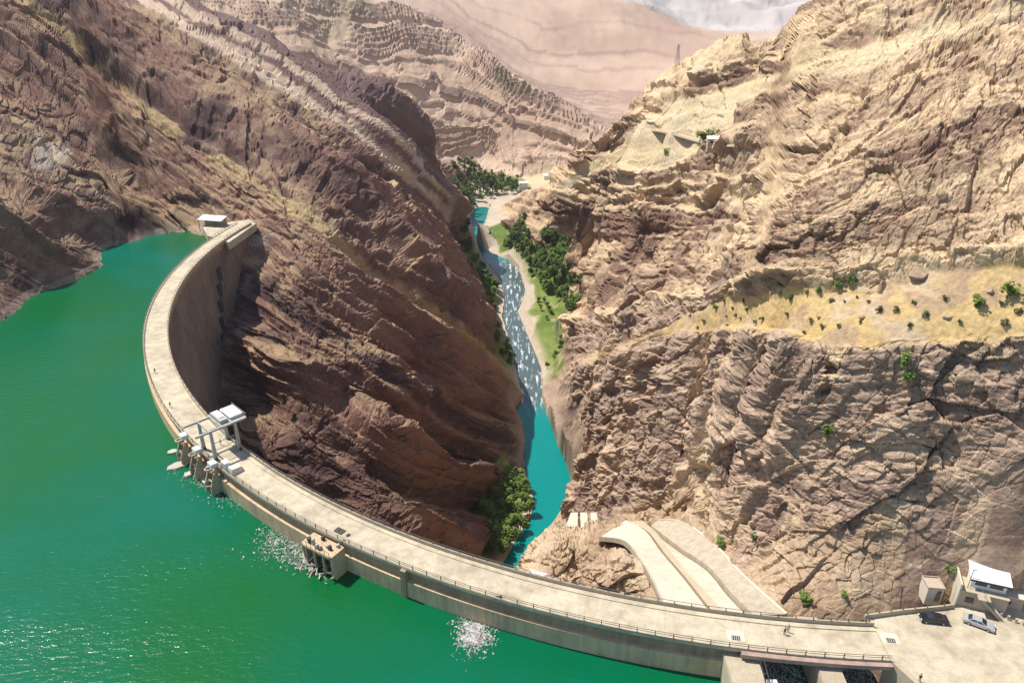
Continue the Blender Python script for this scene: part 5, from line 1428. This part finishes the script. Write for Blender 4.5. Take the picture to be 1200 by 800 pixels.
scatter([(640,432),(652,416),(668,412),(656,432)], 8, 6.0, RIV_Z + 2, 'small tree at the downstream tip of the meadow', 'trees at the downstream tip of the meadow', [T_ROUND], .75)
scatter([(553,302),(572,320),(584,345),(580,365),(566,358),(560,330)], 30, 5.0, RIV_Z + 2, 'tree at the foot of the left slope beside the rapids', 'trees at the foot of the left slope', [T_ROUND], 1.2)
scatter([(566,362),(584,372),(598,410),(603,434),(586,420),(572,394)], 16, 6.5, RIV_Z + 2, 'small tree on the strip of grass left of the rapids', 'trees on the grass strip left of the rapids', [T_ROUND], 1.0)
scatter([(600,556),(620,566),(624,598),(608,626),(584,652),(560,648),(566,612),(590,566)], 40, 4.2, RIV_Z + 2, 'bushy green tree on the left bank of the calm pool', 'trees on the left bank of the calm pool', [T_ROUND], 1.2)
scatter([(530,212),(572,212),(608,218),(604,232),(585,226),(558,236),(540,258),(530,245)], 70, 7.0, RIV_Z + 6, 'dark tree in the wood at the head of the upper pool', 'trees at the head of the upper pool', [T_DARK, T_ROUND, T_TALL], 1.8)
scatter([(528,240),(545,240),(540,262),(545,285),(556,305),(548,306),(536,280)], 16, 7.0, RIV_Z + 3, 'tree at the shaded left edge of the upper pool', 'trees at the left edge of the upper pool', [T_DARK, T_ROUND], 1.4)
# shrubs on the ledges of the right mountain
for i, (px, py, s, lab) in enumerate(((883, 345, 1.3, ''), (893, 342, 1.5, ''), (905, 338, 1.2, ''), (915, 340, 1.6, ''), (928, 334, 1.6, ''), (940, 332, 1.6, ''), (948, 335, 1.3, ''), (960, 344, 1.2, ''), (982, 339, 1.3, ''), (998, 334, 1.5, ''), (862, 350, 1.1, ''), (848, 356, 1.1, ''), (838, 362, 1.0, ''), (872, 356, .9, ''), (925, 352, 1.0, ''), (945, 347, .9, ''))):
    put_tree(hit(px, py), SHRUB_G, s * .55, 'green shrub in the row along the foot of the upper cliff', 'shrub', 'green shrubs along the foot of the upper cliff', 'shrub', 'foliage', 'stem')
used = []
for k in range(60):
    px = rng.uniform(800, 1195); py = rng.uniform(345, 392)
    q = hit(px, py)
    if q.y > 230 or any((q - u).length < 2.4 for u in used): continue
    used.append(q)
    put_tree(q, SHRUB, rng.uniform(.28, .6), 'small dry shrub scattered on the yellow grass bench', 'shrub', 'dry shrubs on the yellow bench', 'dry_shrub', 'foliage', 'stem')
for px, py, s, lab in ((944, 706, 1.1, 'round green shrub on the pale rock directly behind the bridge parapet'), (990, 700, .55, 'small green shrub on pale rock right of the round one'), (846, 638, 1.0, 'green shrub at the top right of the spillway chute'), (882, 632, .7, 'green shrub on the ledge right of the chute top'), (1063, 432, 1.3, 'green shrub in the gully just below the yellow bench'), (1066, 447, 1.0, 'green shrub lower in the gully below the yellow bench'), (1180, 350, 1.2, 'green shrub at the right end of the yellow bench'), (1143, 362, 1.0, 'green shrub among stones on the right part of the bench'), (970, 513, 1.2, 'green shrub on a ledge in the middle of the lower cliff'), (1193, 706, 1.4, 'green shrub behind the pump house'), (1112, 672, .7, 'green shrub on the rock behind the hut'), (826, 168, 1.6, 'dark tree clump at the left end of the terrace house'), (836, 165, 1.3, 'dark tree clump behind the terrace house'), (780, 186, 1.2, 'shrub on the pale scree below the road terrace')):
    put_tree(hit(px, py), SHRUB_G, s * (1.0 if py > 200 else 1.6), lab, 'shrub', None, 'shrub', 'foliage', 'stem')

# loose boulders on the bench
def boulder_mesh(seed):
    r = random.Random(seed)
    bm = bmesh.new(); bmesh.ops.create_icosphere(bm, subdivisions=2, radius=1)
    pl = [(Vector((r.gauss(0, 1), r.gauss(0, 1), r.gauss(0, 1))).normalized(), r.uniform(.55, .85)) for _ in range(9)]
    for v in bm.verts:
        for n_, d_ in pl:
            e = v.co.dot(n_) - d_
            if e > 0: v.co -= n_ * e
        v.co += Vector((r.uniform(-.04, .04), r.uniform(-.04, .04), r.uniform(-.04, .04)))
    me = bpy.data.meshes.new('boulder'); bm.to_mesh(me); bm.free()
    me.materials.append(MT['boulder']); return me
MT['boulder'] = plain('boulder_rock', (.36, .26, .18), .95, .1, .3, 1.2, bump=.5, rand=.15)
BM_ = [boulder_mesh(200 + i) for i in range(4)]
for i, (px, py, sx, sz, lab) in enumerate(((1033, 338, 1.0, 1.8, 'upright pointed boulder at the foot of the upper cliff'), (1076, 322, 2.6, 1.2, 'largest flat boulder at the top of the yellow bench'), (1010, 372, .8, .5, 'small boulder on the bench left of centre'), (1110, 372, 1.1, .6, 'boulder on the right part of the bench'), (1160, 342, 1.0, .7, 'boulder near the right end of the bench'), (960, 372, .7, .4, 'small boulder on the middle of the yellow slope'))):
    o = place('boulder', BM_[i % 4], None, hit(px, py), rng.uniform(0, 6), (sx, sx * .8, sz)); tag(o, lab, 'boulder', 'boulders on the yellow bench')

# ---------------------------------------------------------------- dusty air of the valley
hz = MB().box(-9000, 9000, -320, 9000, -420, 1700).mesh('haze', ROCK)
hz.materials.clear()
hm = bpy.data.materials.new('valley_haze'); hm.use_nodes = True
hn = hm.node_tree; hn.nodes.clear()
ho = hn.nodes.new('ShaderNodeOutputMaterial'); pv = hn.nodes.new('ShaderNodeVolumePrincipled')
pv.inputs['Color'].default_value = (.90, .90, .93, 1)
pv.inputs['Density'].default_value = 0.00005
pv.inputs['Anisotropy'].default_value = .25
hn.links.new(pv.outputs[0], ho.inputs['Volume'])
hz.materials.append(hm)
tag(place('haze', hz), 'thin pale dust haze filling the valley air', 'haze', kind='stuff')
